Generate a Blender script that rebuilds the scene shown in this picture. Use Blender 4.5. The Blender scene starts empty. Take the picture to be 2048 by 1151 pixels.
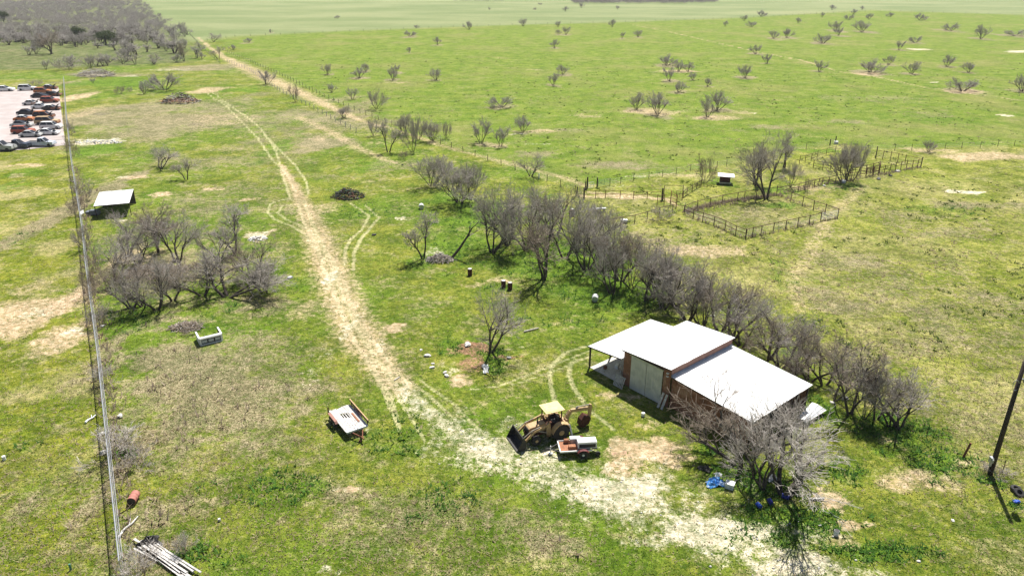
import bpy, math, random
import numpy as np
from mathutils import Vector, Matrix
R = math.radians
random.seed(7); rng = np.random.default_rng(7)
sc = bpy.context.scene; COL = sc.collection

# ------------------------------------------------------------ camera, sky, sun, exposure
CAM_H, F_PX, PITCH = 35.0, 1460.0, R(23.5)
cam = bpy.data.objects.new('camera', bpy.data.cameras.new('camera')); COL.objects.link(cam)
cam.location = (0, 0, CAM_H); cam.rotation_euler = (R(90) - PITCH, 0, 0)
cam.data.sensor_width = 36.0; cam.data.lens = 36.0 * F_PX / 2048.0
cam.data.clip_start = 0.5; cam.data.clip_end = 20000
sc.camera = cam
SUN_EL, SUN_AZ = R(60), R(17.5)            # azimuth measured from +Y towards +X
w = bpy.data.worlds.new('World'); sc.world = w; w.use_nodes = True
wn = w.node_tree.nodes; wl = w.node_tree.links
sky = wn.new('ShaderNodeTexSky'); sky.sky_type = 'NISHITA'; sky.sun_disc = False
sky.sun_elevation = SUN_EL; sky.sun_rotation = SUN_AZ
bg = wn['Background']; bg.inputs['Strength'].default_value = 0.05
wl.new(sky.outputs['Color'], bg.inputs['Color'])
sun = bpy.data.objects.new('sun', bpy.data.lights.new('sun', 'SUN')); COL.objects.link(sun)
sun.data.energy = 5.0; sun.data.angle = R(0.53); sun.data.color = (1.0, 0.96, 0.89)
S = Vector((math.sin(SUN_AZ) * math.cos(SUN_EL), math.cos(SUN_AZ) * math.cos(SUN_EL), math.sin(SUN_EL)))
sun.rotation_euler = S.to_track_quat('Z', 'Y').to_euler(); sun.location = (40, 100, 150)
sc.view_settings.view_transform = 'Standard'; sc.view_settings.look = 'None'
sc.view_settings.exposure = 0.78; sc.view_settings.gamma = 1.0; sc.view_settings.use_curve_mapping = False

# ------------------------------------------------------------ helpers
CP, SP = math.cos(PITCH), math.sin(PITCH)
def G(px, py, z=0.0):
    """ground (or height z) point under a pixel of the 2048 px wide photograph"""
    u = (px - 1024) / F_PX; v = -(py - 575.5) / F_PX
    t = (z - CAM_H) / (-SP + v * CP)
    return Vector((u * t, (CP + v * SP) * t, z))
def mpp(px, py):
    """metres per photo pixel across the view at that ground point"""
    p = G(px, py); return (p.y * CP + CAM_H * SP) / F_PX
def height(px, py, hpx):
    p = G(px, py); v = -(py - hpx - 575.5) / F_PX
    dz = (v * p.y * CP - p.y * SP) / (CP + v * SP)
    return CAM_H + dz

def tag(o, label=None, cat=None, group=None, kind=None):
    if label: o['label'] = label
    if cat: o['category'] = cat
    if group: o['group'] = group
    if kind: o['kind'] = kind
    return o
def empty(name, loc, rz=0.0, label=None, cat=None, group=None):
    o = bpy.data.objects.new(name, None); COL.objects.link(o); o.empty_display_size = 0.2
    o.location = loc; o.rotation_euler = (0, 0, rz)
    return tag(o, label, cat, group)
def link(name, me, parent=None, loc=None, rot=None, scale=None):
    o = bpy.data.objects.new(name, me); COL.objects.link(o)
    if parent: o.parent = parent
    if loc is not None: o.location = loc
    if rot is not None: o.rotation_euler = rot
    if scale is not None: o.scale = scale
    return o
def copy_tree(o, parent=None):
    c = o.copy(); COL.objects.link(c); c.parent = parent
    for ch in list(o.children): copy_tree(ch, c)
    return c
def frame(d):
    d = Vector(d).normalized(); a = Vector((0, 0, 1)) if abs(d.z) < 0.95 else Vector((1, 0, 0))
    x = d.cross(a).normalized(); y = x.cross(d).normalized(); return x, y, d

class MB:
    def __init__(s): s.v = []; s.f = []
    def add(s, vs, fs):
        b = len(s.v); s.v += [tuple(v) for v in vs]; s.f += [tuple(b + i for i in f) for f in fs]; return s
    def box(s, c, sz, rz=0, M=None):
        x, y, z = sz[0] / 2, sz[1] / 2, sz[2] / 2
        vs = [Vector((i * x, j * y, k * z)) for k in (-1, 1) for j in (-1, 1) for i in (-1, 1)]
        m = M if M is not None else Matrix.Rotation(rz, 3, 'Z')
        vs = [m @ v + Vector(c) for v in vs]
        return s.add(vs, [(0, 2, 3, 1), (4, 5, 7, 6), (0, 1, 5, 4), (2, 6, 7, 3), (0, 4, 6, 2), (1, 3, 7, 5)])
    def bar(s, p, q, wd, ht):
        """square bar between two points"""
        p, q = Vector(p), Vector(q); d = q - p; x, y, z = frame(d)
        vs = []
        for e in (p, q):
            for a, b in ((-1, -1), (1, -1), (1, 1), (-1, 1)): vs.append(e + x * a * wd / 2 + y * b * ht / 2)
        return s.add(vs, [(3, 2, 1, 0), (4, 5, 6, 7), (0, 1, 5, 4), (1, 2, 6, 5), (2, 3, 7, 6), (3, 0, 4, 7)])
    def tube(s, p, q, r0, r1=None, n=8, caps=True):
        if r1 is None: r1 = r0
        p, q = Vector(p), Vector(q); x, y, z = frame(q - p); vs = []
        for e, r in ((p, r0), (q, r1)):
            for i in range(n):
                a = 2 * math.pi * i / n; vs.append(e + x * math.cos(a) * r + y * math.sin(a) * r)
        fs = [(i, (i + 1) % n, n + (i + 1) % n, n + i) for i in range(n)]
        if caps: fs += [tuple(range(n - 1, -1, -1)), tuple(range(n, 2 * n))]
        return s.add(vs, fs)
    def lathe(s, prof, n=16, M=None, o=(0, 0, 0)):
        """profile of (r, z) turned about z, closed at the ends"""
        vs = []; m = M if M is not None else Matrix.Identity(3)
        for r, z in prof:
            for i in range(n):
                a = 2 * math.pi * i / n; vs.append(m @ Vector((r * math.cos(a), r * math.sin(a), z)) + Vector(o))
        fs = []
        for k in range(len(prof) - 1):
            for i in range(n): fs.append((k * n + i, k * n + (i + 1) % n, (k + 1) * n + (i + 1) % n, (k + 1) * n + i))
        fs += [tuple(range(n - 1, -1, -1)), tuple(range((len(prof) - 1) * n, len(prof) * n))]
        return s.add(vs, fs)
    def prism(s, prof, y0, y1, M=None, o=(0, 0, 0)):
        """(x,z) profile pushed along y"""
        m = M if M is not None else Matrix.Identity(3); n = len(prof)
        vs = [m @ Vector((x, y, z)) + Vector(o) for y in (y0, y1) for x, z in prof]
        fs = [(i, (i + 1) % n, n + (i + 1) % n, n + i) for i in range(n)] + [tuple(range(n - 1, -1, -1)), tuple(range(n, 2 * n))]
        return s.add(vs, fs)
    def blob(s, c, r, sz=(1, 1, 1), n=7, m=4, jit=0.25, seed=0):
        rr = random.Random(seed); vs = [Vector(c) + Vector((0, 0, -r * sz[2]))]
        for k in range(1, m):
            ph = math.pi * k / m
            for i in range(n):
                a = 2 * math.pi * i / n + k; q = r * (1 + rr.uniform(-jit, jit))
                vs.append(Vector(c) + Vector((math.sin(ph) * math.cos(a) * q * sz[0], math.sin(ph) * math.sin(a) * q * sz[1], -math.cos(ph) * q * sz[2])))
        vs.append(Vector(c) + Vector((0, 0, r * sz[2]))); fs = []
        for i in range(n):
            fs.append((0, 1 + (i + 1) % n, 1 + i))
            for k in range(m - 2):
                a = 1 + k * n; fs.append((a + i, a + (i + 1) % n, a + n + (i + 1) % n, a + n + i))
            a = 1 + (m - 2) * n; fs.append((a + i, a + (i + 1) % n, len(vs) - 1))
        return s.add(vs, fs)
    def mesh(s, name, mat, smooth=False):
        me = bpy.data.meshes.new(name); me.from_pydata(s.v, [], s.f); me.materials.append(mat)
        if smooth:
            me.polygons.foreach_set('use_smooth', [True] * len(me.polygons))
        me.update(); return me
    def obj(s, name, mat, parent=None, smooth=False, **k):
        return link(name, s.mesh(name, mat, smooth), parent, **k)
def np_mesh(name, v, tri, mat, attrs=None, smooth=False, n=3):
    me = bpy.data.meshes.new(name)
    me.vertices.add(len(v)); me.vertices.foreach_set('co', np.asarray(v, np.float32).ravel())
    nf = len(tri); me.loops.add(nf * n); me.loops.foreach_set('vertex_index', np.asarray(tri, np.int32).ravel())
    me.polygons.add(nf); me.polygons.foreach_set('loop_start', np.arange(0, nf * n, n, dtype=np.int32))
    if smooth: me.polygons.foreach_set('use_smooth', np.ones(nf, bool))
    for k, a in (attrs or {}).items():
        at = me.attributes.new(k, 'FLOAT', 'POINT'); at.data.foreach_set('value', np.asarray(a, np.float32))
    me.materials.append(mat); me.update(); me.validate(); return me

# ------------------------------------------------------------ materials
class NT:
    def __init__(s, name):
        s.m = bpy.data.materials.new(name); s.m.use_nodes = True; s.t = s.m.node_tree
        s.b = s.t.nodes['Principled BSDF']; s.out = s.t.nodes['Material Output']
        s.tc = s.t.nodes.new('ShaderNodeTexCoord')
    def put(s, sock, v):
        if v is None: return
        if hasattr(v, 'links') or isinstance(v, bpy.types.NodeSocket): s.t.links.new(v, sock)
        elif isinstance(v, (tuple, list)): sock.default_value = tuple(v) + ((1,) if len(v) == 3 and sock.type == 'RGBA' else ())
        else: sock.default_value = v
    def noise(s, scale, detail=3, rough=0.5, vec=None, dist=0.0):
        n = s.t.nodes.new('ShaderNodeTexNoise'); n.inputs['Scale'].default_value = scale
        n.inputs['Detail'].default_value = detail; n.inputs['Roughness'].default_value = rough
        n.inputs['Distortion'].default_value = dist
        s.t.links.new(vec if vec is not None else s.tc.outputs['Object'], n.inputs['Vector']); return n.outputs['Fac']
    def mapped(s, scale=(1, 1, 1), rot=(0, 0, 0), loc=(0, 0, 0)):
        n = s.t.nodes.new('ShaderNodeMapping'); s.t.links.new(s.tc.outputs['Object'], n.inputs['Vector'])
        n.inputs['Scale'].default_value = scale; n.inputs['Rotation'].default_value = rot; n.inputs['Location'].default_value = loc
        return n.outputs['Vector']
    def math(s, op, a, b=None, c=None, clamp=False):
        n = s.t.nodes.new('ShaderNodeMath'); n.operation = op; n.use_clamp = clamp
        for i, x in enumerate((a, b, c)):
            if x is not None: s.put(n.inputs[i], x)
        return n.outputs[0]
    def mix(s, f, a, b, mode='MIX'):
        n = s.t.nodes.new('ShaderNodeMix'); n.data_type = 'RGBA'; n.blend_type = mode; n.clamp_factor = True
        s.put(n.inputs[0], f); s.put(n.inputs[6], a); s.put(n.inputs[7], b); return n.outputs[2]
    def attr(s, name):
        n = s.t.nodes.new('ShaderNodeAttribute'); n.attribute_name = name; return n.outputs['Fac']
    def step(s, x, lo, hi):
        n = s.t.nodes.new('ShaderNodeMapRange'); n.interpolation_type = 'SMOOTHSTEP'
        s.put(n.inputs[0], x); n.inputs[1].default_value = lo; n.inputs[2].default_value = hi; return n.outputs[0]
    def bump(s, h, strength=0.5, dist=0.1):
        n = s.t.nodes.new('ShaderNodeBump'); n.inputs['Strength'].default_value = strength; n.inputs['Distance'].default_value = dist
        s.t.links.new(h, n.inputs['Height']); s.t.links.new(n.outputs['Normal'], s.b.inputs['Normal'])
    def set(s, **k):
        for a, v in k.items(): s.put(s.b.inputs[a.replace('_', ' ')], v)
        return s.m
MATS = {}
def M(name, c, c2=None, rough=0.8, scale=3.0, metal=0.0, dirt=None, amt=0.5, bump=0.0, spec=0.3):
    if name in MATS: return MATS[name]
    n = NT(name); c2 = c2 or tuple(x * 0.7 for x in c)
    f = n.step(n.noise(scale, 5, 0.6), 0.5 - 0.22 * amt - 0.05, 0.5 + 0.22 * amt + 0.05)
    col = n.mix(f, c, c2)
    if dirt: col = n.mix(n.step(n.noise(scale * 0.45, 6, 0.7), 0.5, 0.66), col, dirt)
    if bump: n.bump(n.noise(scale * 6, 4, 0.6), bump, 0.02)
    n.set(Base_Color=col, Roughness=rough, Metallic=metal)
    n.b.inputs['Specular IOR Level'].default_value = spec
    MATS[name] = n.m; return n.m

galv = M('galvanised_sheet', (0.80, 0.80, 0.79), (0.72, 0.72, 0.71), 0.45, 0.8, 0.0, amt=0.6)
rust_sheet = M('rusty_siding', (0.30, 0.145, 0.09), (0.19, 0.09, 0.055), 0.8, 1.6, dirt=(0.36, 0.22, 0.15))
door_sheet = M('weathered_door_sheet', (0.60, 0.60, 0.56), (0.47, 0.48, 0.45), 0.55, 1.5)
dark_wood = M('dark_wood', (0.06, 0.045, 0.035), None, 0.9, 6)
grey_wood = M('grey_weathered_wood', (0.55, 0.53, 0.50), (0.36, 0.34, 0.32), 0.9, 5, bump=0.3)
silver_wood = M('sun_bleached_wood', (0.64, 0.62, 0.59), (0.36, 0.34, 0.32), 0.9, 7, bump=0.3)
rust_iron = M('rusty_iron', (0.20, 0.075, 0.035), (0.11, 0.045, 0.03), 0.85, 6)
dark_rust = M('dark_rust', (0.10, 0.035, 0.02), (0.05, 0.02, 0.015), 0.85, 6)
orange_rust = M('orange_rust', (0.38, 0.17, 0.09), (0.25, 0.11, 0.06), 0.8, 4)
black_iron = M('black_iron', (0.025, 0.025, 0.028), (0.05, 0.045, 0.04), 0.6, 5)
rubber = M('rubber', (0.025, 0.025, 0.026), (0.05, 0.047, 0.043), 0.8, 6)
yellow = M('faded_yellow_paint', (0.52, 0.37, 0.18), (0.38, 0.25, 0.125), 0.55, 2.5, dirt=(0.20, 0.11, 0.06), amt=.8)
pale_yellow = M('sun_faded_canopy_paint', (0.74, 0.60, 0.28), (0.62, 0.46, 0.2), 0.6, 3)
white = M('white_paint', (0.80, 0.80, 0.79), (0.70, 0.70, 0.69), 0.45, 3)
silver = M('galvanised_steel', (0.55, 0.56, 0.58), (0.42, 0.43, 0.45), 0.35, 5, 0.5)
glass = M('dark_glass', (0.02, 0.022, 0.026), (0.03, 0.032, 0.036), 0.08, 3, spec=0.6)
blue = M('blue_plastic', (0.03, 0.10, 0.50), (0.02, 0.06, 0.34), 0.4, 6)
deep_blue = M('deep_blue_plastic', (0.02, 0.03, 0.25), (0.015, 0.02, 0.16), 0.4, 6)
concrete = M('pale_concrete', (0.60, 0.58, 0.54), (0.46, 0.44, 0.40), 0.9, 5, bump=0.3)
pipe_rust = M('rusty_pipe', (0.11, 0.055, 0.04), (0.07, 0.04, 0.032), 0.8, 4)
green_paint = M('green_gate_paint', (0.10, 0.26, 0.17), (0.08, 0.18, 0.13), 0.5, 5)

def bark_mat(name, lo, hi):
    n = NT(name); f = n.noise(5.0, 3, 0.6)
    n.set(Base_Color=n.mix(n.step(f, 0.38, 0.62), lo, hi), Roughness=0.9); n.b.inputs['Specular IOR Level'].default_value = 0.1
    return n.m
bark = bark_mat('dark_bark', (0.05, 0.042, 0.036), (0.12, 0.10, 0.085))
twig_grey = bark_mat('grey_twigs', (0.30, 0.268, 0.238), (0.48, 0.435, 0.39))
twig_brown = bark_mat('brown_twigs', (0.23, 0.185, 0.145), (0.37, 0.31, 0.25))
twig_pale = bark_mat('pale_twigs', (0.44, 0.40, 0.36), (0.60, 0.55, 0.50))
twig_far = bark_mat('mauve_twigs', (0.31, 0.28, 0.258), (0.48, 0.44, 0.41))
def leaf_mat(name, a, b, transl=0.35):
    n = NT(name); col = n.mix(n.step(n.noise(0.9, 3, 0.6), 0.4, 0.6), a, b)
    n.set(Base_Color=col, Roughness=0.7); n.b.inputs['Specular IOR Level'].default_value = 0.15
    tr = n.t.nodes.new('ShaderNodeBsdfTranslucent'); n.put(tr.inputs['Color'], col)
    mx = n.t.nodes.new('ShaderNodeMixShader'); mx.inputs[0].default_value = transl
    n.t.links.new(n.b.outputs[0], mx.inputs[1]); n.t.links.new(tr.outputs[0], mx.inputs[2]); n.t.links.new(mx.outputs[0], n.out.inputs['Surface'])
    return n.m
grass_green = leaf_mat('green_grass', (0.10, 0.19, 0.02), (0.19, 0.27, 0.035))
grass_dry = leaf_mat('dry_grass', (0.42, 0.35, 0.20), (0.30, 0.24, 0.14))
weed_green = leaf_mat('leafy_weeds', (0.05, 0.14, 0.02), (0.10, 0.22, 0.03))
dead_stalks = leaf_mat('dead_stalks', (0.30, 0.235, 0.17), (0.42, 0.34, 0.26), 0.2)
leaf_dark = leaf_mat('evergreen_leaves', (0.035, 0.06, 0.015), (0.09, 0.12, 0.03), 0.2)

# ------------------------------------------------------------ ground cover map (what grows or lies where)
def vnoise(X, Y, sc_, seed=0):
    x, y = X / sc_ + seed * 17.3, Y / sc_ + seed * 9.1; i, j = np.floor(x), np.floor(y); u, v_ = x - i, y - j; u = u * u * (3 - 2 * u); v_ = v_ * v_ * (3 - 2 * v_)
    h = lambda a, b: np.modf(np.abs(np.sin(a * 127.1 + b * 311.7 + seed * 7.7) * 43758.5453))[0]
    return (h(i, j) * (1 - u) + h(i + 1, j) * u) * (1 - v_) + (h(i, j + 1) * (1 - u) + h(i + 1, j + 1) * u) * v_
NF = {}
def fields(X, Y):
    NF.clear()
    for sc_ in (0.7, 2.0, 5.0, 14.0, 40.0):
        NF[sc_] = (vnoise(X, Y, sc_, 1) * .6 + vnoise(X, Y, sc_ * .43, 2) * .4 - .5, vnoise(X, Y, sc_, 3) * .6 + vnoise(X, Y, sc_ * .43, 4) * .4 - .5)
def seg_dist(X, Y, pts):
    d = np.full(X.shape, 1e9); wd = np.zeros(X.shape)
    for (a, wa), (b, wb) in zip(pts[:-1], pts[1:]):
        vx, vy = b.x - a.x, b.y - a.y; L = vx * vx + vy * vy + 1e-9
        t = np.clip(((X - a.x) * vx + (Y - a.y) * vy) / L, 0, 1)
        dd = np.hypot(X - a.x - t * vx, Y - a.y - t * vy); k = dd < d
        d = np.where(k, dd, d); wd = np.where(k, wa + (wb - wa) * t, wd)
    return d, wd
def line(X, Y, pts, soft=0.5):
    """pts = (px, py, full width in photo px); 1 on the line"""
    P = [(G(x, y), q * mpp(x, y) / 2) for x, y, q in pts]
    d, wd = seg_dist(X, Y, P); return np.clip(1 - (d - wd * (1 - soft)) / (wd * 2 * soft + 1e-6), 0, 1)
def blob(X, Y, px, py, wx, hy, amp=1.0, ang=0.0):
    c = G(px, py); a, b = G(px, py - hy / 2), G(px, py + hy / 2)
    rx = wx / 2 * mpp(px, py); ry = abs(a.y - b.y) / 2
    dx, dy = X - c.x, Y - c.y
    k = min(NF, key=lambda s_: abs(math.log(s_ / (0.8 * math.sqrt(rx * ry))))); n1, n2 = NF[k]
    q = ((dx / rx) + 1.3 * n1) ** 2 + ((dy / ry) + 1.3 * n2) ** 2
    return amp * np.clip(1.15 - q * 0.62, 0, 1)
def poly(X, Y, pts, soft=1.0):
    P = [G(x, y) for x, y in pts]; ins = np.zeros(X.shape, bool); n = len(P)
    for i in range(n):
        a, b = P[i], P[(i + 1) % n]
        c = ((a.y > Y) != (b.y > Y)) & (X < (b.x - a.x) * (Y - a.y) / (b.y - a.y + 1e-12) + a.x); ins ^= c
    d, _ = seg_dist(X, Y, [(p, 0) for p in P + [P[0]]])
    return np.clip(0.5 + np.where(ins, d, -d) / soft / 2, 0, 1)

SH = [(655,149,25,21),(719,156,26,32),(731,143,20,20),(786,160,28,24),(793,145,18,18),(872,160,28,32),(819,105,13,12),(875,90,19,18),(820,73,15,23),(833,56,8,13),(938,59,20,22),(1002,215,29,46),(962,287,54,40),(1001,292,45,34),
 (1046,52,18,20),(1116,54,14,14),(1117,69,12,14),(1132,70,20,16),(1131,23,12,14),(1163,16,12,12),(1109,96,20,20),(1225,54,18,18),(1244,77,15,11),(1276,74,17,21),(1126,149,23,26),(1106,171,29,23),(1046,264,38,42),
 (1338,162,32,26),(1334,130,25,36),(1357,143,25,25),(1375,143,22,26),(1272,219,38,32),(1315,229,52,55),(1357,185,26,30),(1415,173,20,18),(1415,234,42,30),(1434,221,45,50),(1490,156,31,33),(1511,108,22,24),(1534,127,22,22),
 (1488,42,14,14),(1503,54,15,22),(1523,33,15,20),(1450,53,13,11),(1235,19,9,10),(1596,46,13,14),(1644,35,12,11),(1664,20,13,16),(1698,40,14,18),(1707,29,13,16),(1738,39,15,18),(1724,64,28,35),(1671,62,24,26),(1677,71,20,22),(1645,87,24,33),
 (1547,77,20,24),(1573,75,22,26),(1780,34,12,16),(1724,21,11,10),(1840,41,18,25),(1830,86,17,23),(1798,100,22,18),(1901,62,20,28),(1962,78,32,28),(2029,72,18,36),(1638,143,26,26),(1742,145,32,50),(1777,129,22,22),(1823,148,30,32),
 (1894,133,27,30),(1937,145,25,28),(1924,182,33,56),(2043,183,40,40),(1857,304,28,30),(675,37,8,12),(541,66,9,8),(979,20,6,6),(497,85,12,18),(1385,160,18,20),(1070,20,6,8),(1080,10,6,8)]
TRACK = [(560,330,10),(588,370,18),(603,400,28),(622,440,40),(645,500,54),(668,560,64),(692,620,72),(722,675,72),(760,725,60),(800,775,50)]
ROAD = [(800,775,40),(850,820,60),(910,865,90),(990,905,105),(1080,940,120),(1180,975,140),(1290,1010,150),(1400,1055,140),(1530,1100,110),(1660,1140,100),(1800,1185,110),(1980,1240,140)]
RUTS = [
 [(608,400,9),(622,440,11),(640,480,13),(662,530,14),(690,600,14),(712,650,15),(740,700,14),(775,745,12),(815,800,10)],
 [(596,405,8),(605,440,10),(628,480,12),(645,520,13),(664,570,14),(678,610,14),(695,655,14),(720,700,13),(745,740,11),(770,790,9),(795,850,8)],
 [(1020,770,6),(1100,745,8),(1180,712,8)],[(740,715,8),(800,760,9),(850,800,9),(905,860,9)],
 [(410,183,4),(455,215,5),(480,240,5),(515,275,6),(545,320,6),(575,350,6),(592,385,7)],
 [(420,180,4),(470,218,5),(510,245,5),(545,285,6),(590,330,6),(612,362,6),(617,388,7)],
 [(440,200,4),(490,230,5),(520,255,6),(552,300,6),(565,350,7),(580,395,8)],
 [(600,398,7),(565,398,7),(540,408,8),(536,425,8),(550,438,9),(590,455,9),(612,470,10),(640,510,12),(655,560,12),(680,620,13),(715,690,13),(750,740,13),(780,790,12),(800,860,10)],
 [(590,408,7),(562,412,7),(556,425,7),(572,438,8),(600,450,9),(630,470,10),(660,510,12),(690,570,12),(715,640,13),(760,700,13),(800,750,13),(850,810,13),(900,860,12)],
 [(700,405,7),(738,432,8),(726,455,8),(700,480,9),(690,500,9),(688,530,9)],
 [(730,410,6),(758,435,8),(745,450,8),(722,475,9),(708,505,9),(706,540,9)],
 [(1175,690,9),(1130,705,11),(1103,730,12),(1100,770,12),(1112,810,12)],
 [(1185,712,7),(1145,722,11),(1138,750,12),(1150,780,12),(1180,820,12),(1230,860,10)],
 [(1180,700,7),(1080,740,9),(1000,770,8),(930,780,6)],
 [(720,700,9),(790,745,9),(860,790,10),(920,850,10)],
 [(840,760,9),(900,800,9),(960,860,9),(1010,900,10)],
 [(705,640,8),(752,712,8),(800,800,9),(850,880,9)],
 [(1000,700,6),(1060,690,6)],
]
LANE = [(395,75,6),(420,95,8),(450,115,16),(500,140,34),(560,168,40),(620,195,34),(665,215,22),(720,240,14),(770,255,10)]
def ground_maps(X, Y):
    m = {}
    z = np.zeros(X.shape); fields(X, Y); X0, Y0 = X, Y
    far_ = np.clip(Y / 60, .6, 6); X = X + NF[2.0][0] * .5 * far_ + NF[0.7][0] * .25; Y = Y + NF[2.0][1] * .5 * far_ + NF[0.7][1] * .25
    mx = np.maximum
    # bare tan soil
    d = 0.76 * line(X, Y, [(x, y, q * 1.3) for x, y, q in TRACK], 0.75)
    d = mx(d, 0.66 * line(X, Y, [(x, y, q * 1.35) for x, y, q in LANE], 0.75))
    d = mx(d, 0.55 * line(X, Y, [(600,235,30),(660,262,34),(720,298,34),(790,326,26)], 0.8))
    d = mx(d, 0.52 * line(X, Y, [(780,255,18),(880,290,24),(960,312,26),(1040,332,28),(1110,350,30),(1180,372,32)], 0.8))
    d = mx(d, 0.62 * line(X, Y, [(1180,384,20),(1260,392,22),(1330,398,24),(1350,412,14)], 0.5))
    for a in [(60,610,200,60,.85),(20,650,120,50,.8),(130,670,110,60,.75),(70,575,140,30,.5),(150,590,60,60,.6),(785,656,55,20,1.1),(1305,905,170,60,.95),(1245,930,70,40,.8),(1230,790,120,14,.6),(1290,850,60,20,.5),
              (640,275,60,14,.5),(1080,262,60,8,.6),(1300,223,120,14,.6),(1430,235,110,12,.6),(1480,225,60,8,.5),(1170,232,60,8,.5),(1240,392,160,12,.7),(1420,500,160,30,.6),(1960,312,240,20,.75),(1860,300,120,10,.6),(1340,350,160,10,.5),
              (1630,375,120,12,.6),(1760,130,140,8,.3),(1740,148,70,5,.7),(420,240,140,30,.45),(420,180,80,12,.7),(150,195,60,20,.8),(170,225,60,40,.5),(260,355,40,10,.9),(320,388,40,8,.9),(425,378,40,5,.9),(500,398,36,7,.9),(520,470,40,24,.9),(30,350,60,10,.5),
              (60,330,120,5,.7),(1660,1000,70,40,1.),(1700,1045,70,22,.9),(1690,1080,60,40,.6),(920,760,60,30,.7),(1780,880,60,30,.5),(1850,960,150,50,.6),(1950,930,100,30,.5),(1740,800,60,30,.5),
              (270,515,120,40,.6),(380,640,90,20,.45),(420,1000,60,20,.4),(700,975,50,14,.9),(600,620,80,60,.45),(640,420,60,30,.5),(560,500,60,50,.4),(1000,560,70,12,.6),(950,570,60,10,.5),(50,20,20,4,.0),
              (1610,25,300,6,.3),(1925,183,90,8,.7),(1350,143,90,6,.6),(1080,140,50,4,.5),(800,165,60,4,.5),(725,157,50,4,.5),(990,290,90,12,.5)]:
        d = mx(d, blob(X, Y, *a[:5]))
    d = mx(d, 0.7 * line(X, Y, [(1265,50,3),(1330,62,5),(1400,78,6),(1510,103,6),(1600,120,7),(1680,143,8),(1760,155,9),(1850,175,10),(1960,190,9),(2060,203,9)], 0.5))
    d = mx(d, 0.45 * line(X, Y, [(1400,72,3),(1540,79,4),(1640,85,3),(1760,92,3),(1900,100,3)], 0.5))
    d = mx(d, 0.42 * line(X, Y, [(1730,370,30),(1660,430,40),(1620,500,50),(1590,560,50),(1600,620,40)], 0.6))
    d = d - 0.22 * line(X, Y, [(x, y, q * .28) for x, y, q in TRACK[2:]], 0.8) * (d > 0)
    m['dirt'] = d
    # pale crushed caliche
    g = 0.58 * line(X, Y, [(x, y, q * 1.25) for x, y, q in ROAD], 0.85)
    for a in [(1000,900,360,130,.48),(1270,1000,420,170,.5),(1500,1090,360,120,.5),(1000,900,190,70,.75),(1240,985,240,80,.85),(1430,1060,220,70,.85),(1110,950,140,60,.6),(1600,1130,200,50,.95),(700,655,30,60,.55),(660,555,30,24,.8),(640,720,60,90,.40),(620,760,50,60,.42),(760,690,30,40,.5),(1230,930,60,30,.5),(200,665,60,20,.0),
              (1920,384,80,9,1.2),(2040,103,60,5,1.2),(2018,231,36,4,1.2),(1840,99,48,3,1.2),(1872,165,18,2,1.1),(1505,226,14,2,1.),(190,283,90,12,1.0),(190,150,70,8,.8),(265,152,40,5,.6),(330,140,120,6,.5),(520,470,36,22,.8),(240,355,24,8,.6),(240,440,50,6,.7),(650,1140,60,20,.6),(480,1140,60,20,.3),(780,1110,80,30,.4),(560,545,30,20,.2),
              (1030,268,40,4,.7),(1085,288,60,5,.5),(1270,352,60,3,.6),(1230,372,60,4,.5),(800,437,40,7,.8),(855,505,30,10,.5),(870,500,40,16,.5),(905,735,60,40,.5),(80,620,90,30,.5),(150,660,60,20,.6),(720,860,60,30,.4),(680,975,40,14,.5),(920,820,40,14,.5),(1300,1085,150,30,.5)]:
        g = mx(g, blob(X, Y, *a[:5]))
    m['gravel'] = g
    r = z
    for rt in RUTS: r = mx(r, 0.78 * line(X0 + .4 * (X - X0), Y0 + .4 * (Y - Y0), rt, 0.7))
    m['rut'] = r
    # dead, grey-brown grass; also brownish discs with painted shade under the shrubs
    q = z
    for a in [(330,250,460,120,.72),(620,255,260,150,.55),(480,330,500,100,.4),(400,860,520,420,.55),(150,1000,200,300,.4),(800,1060,600,160,.45),(500,420,500,260,.4),(1900,650,500,400,.45),(1550,450,500,160,.45),(700,250,300,80,.5),(420,790,420,170,.85),(330,720,180,60,.8),(330,900,200,90,.7),(350,1020,200,120,.75),(560,800,160,60,.6),(300,1110,180,60,.8),(230,950,50,300,.8),(240,230,220,60,.9),(330,245,260,40,.85),(480,200,120,30,.6),(260,300,120,20,.4),(560,230,160,30,.7),(640,290,140,40,.75),(430,420,120,30,.6),
              (420,330,120,30,.5),(800,330,160,24,.6),(880,350,80,20,.6),(340,520,340,120,.6),(420,600,260,40,.6),(540,600,80,60,.6),(170,400,60,180,.9),(185,560,50,200,.8),(215,700,60,160,.8),(330,640,80,40,.7),(300,640,160,50,.6),(1820,700,300,100,.6),(1650,600,160,60,.6),(1350,480,180,50,.6),
              (1180,420,120,14,.6),(560,1040,160,60,.5),(700,1000,160,60,.5),(830,700,60,100,.4),(1900,960,200,60,.6),(1880,450,300,60,.5),(1700,520,220,60,.6),(1560,255,200,14,.6),(1250,330,300,20,.6),(1080,310,120,20,.6),(1150,260,120,10,.6),(1760,200,200,20,.5),(1700,245,120,16,.5),(1850,230,160,16,.5),(1450,60,200,8,.3),
              (1960,410,200,20,.6),(1600,345,100,12,.5),(240,150,200,10,.7),(400,135,160,12,.8),(20,105,300,30,.4),(720,230,120,20,.7),(690,240,60,20,.7),(560,185,80,20,.4),(1000,640,60,20,.4),(900,1030,200,80,.5),(1100,1080,200,60,.6),(620,900,120,80,.5),(1960,620,200,60,.4),(1780,760,80,60,.6),
              (30,800,60,60,.4),(60,1010,120,100,.55),(120,1090,160,60,.5),(130,860,120,160,.35),(20,960,50,50,.5),(100,720,120,40,.3),(60,170,200,10,.5),(100,165,140,8,.7)]:
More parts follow.
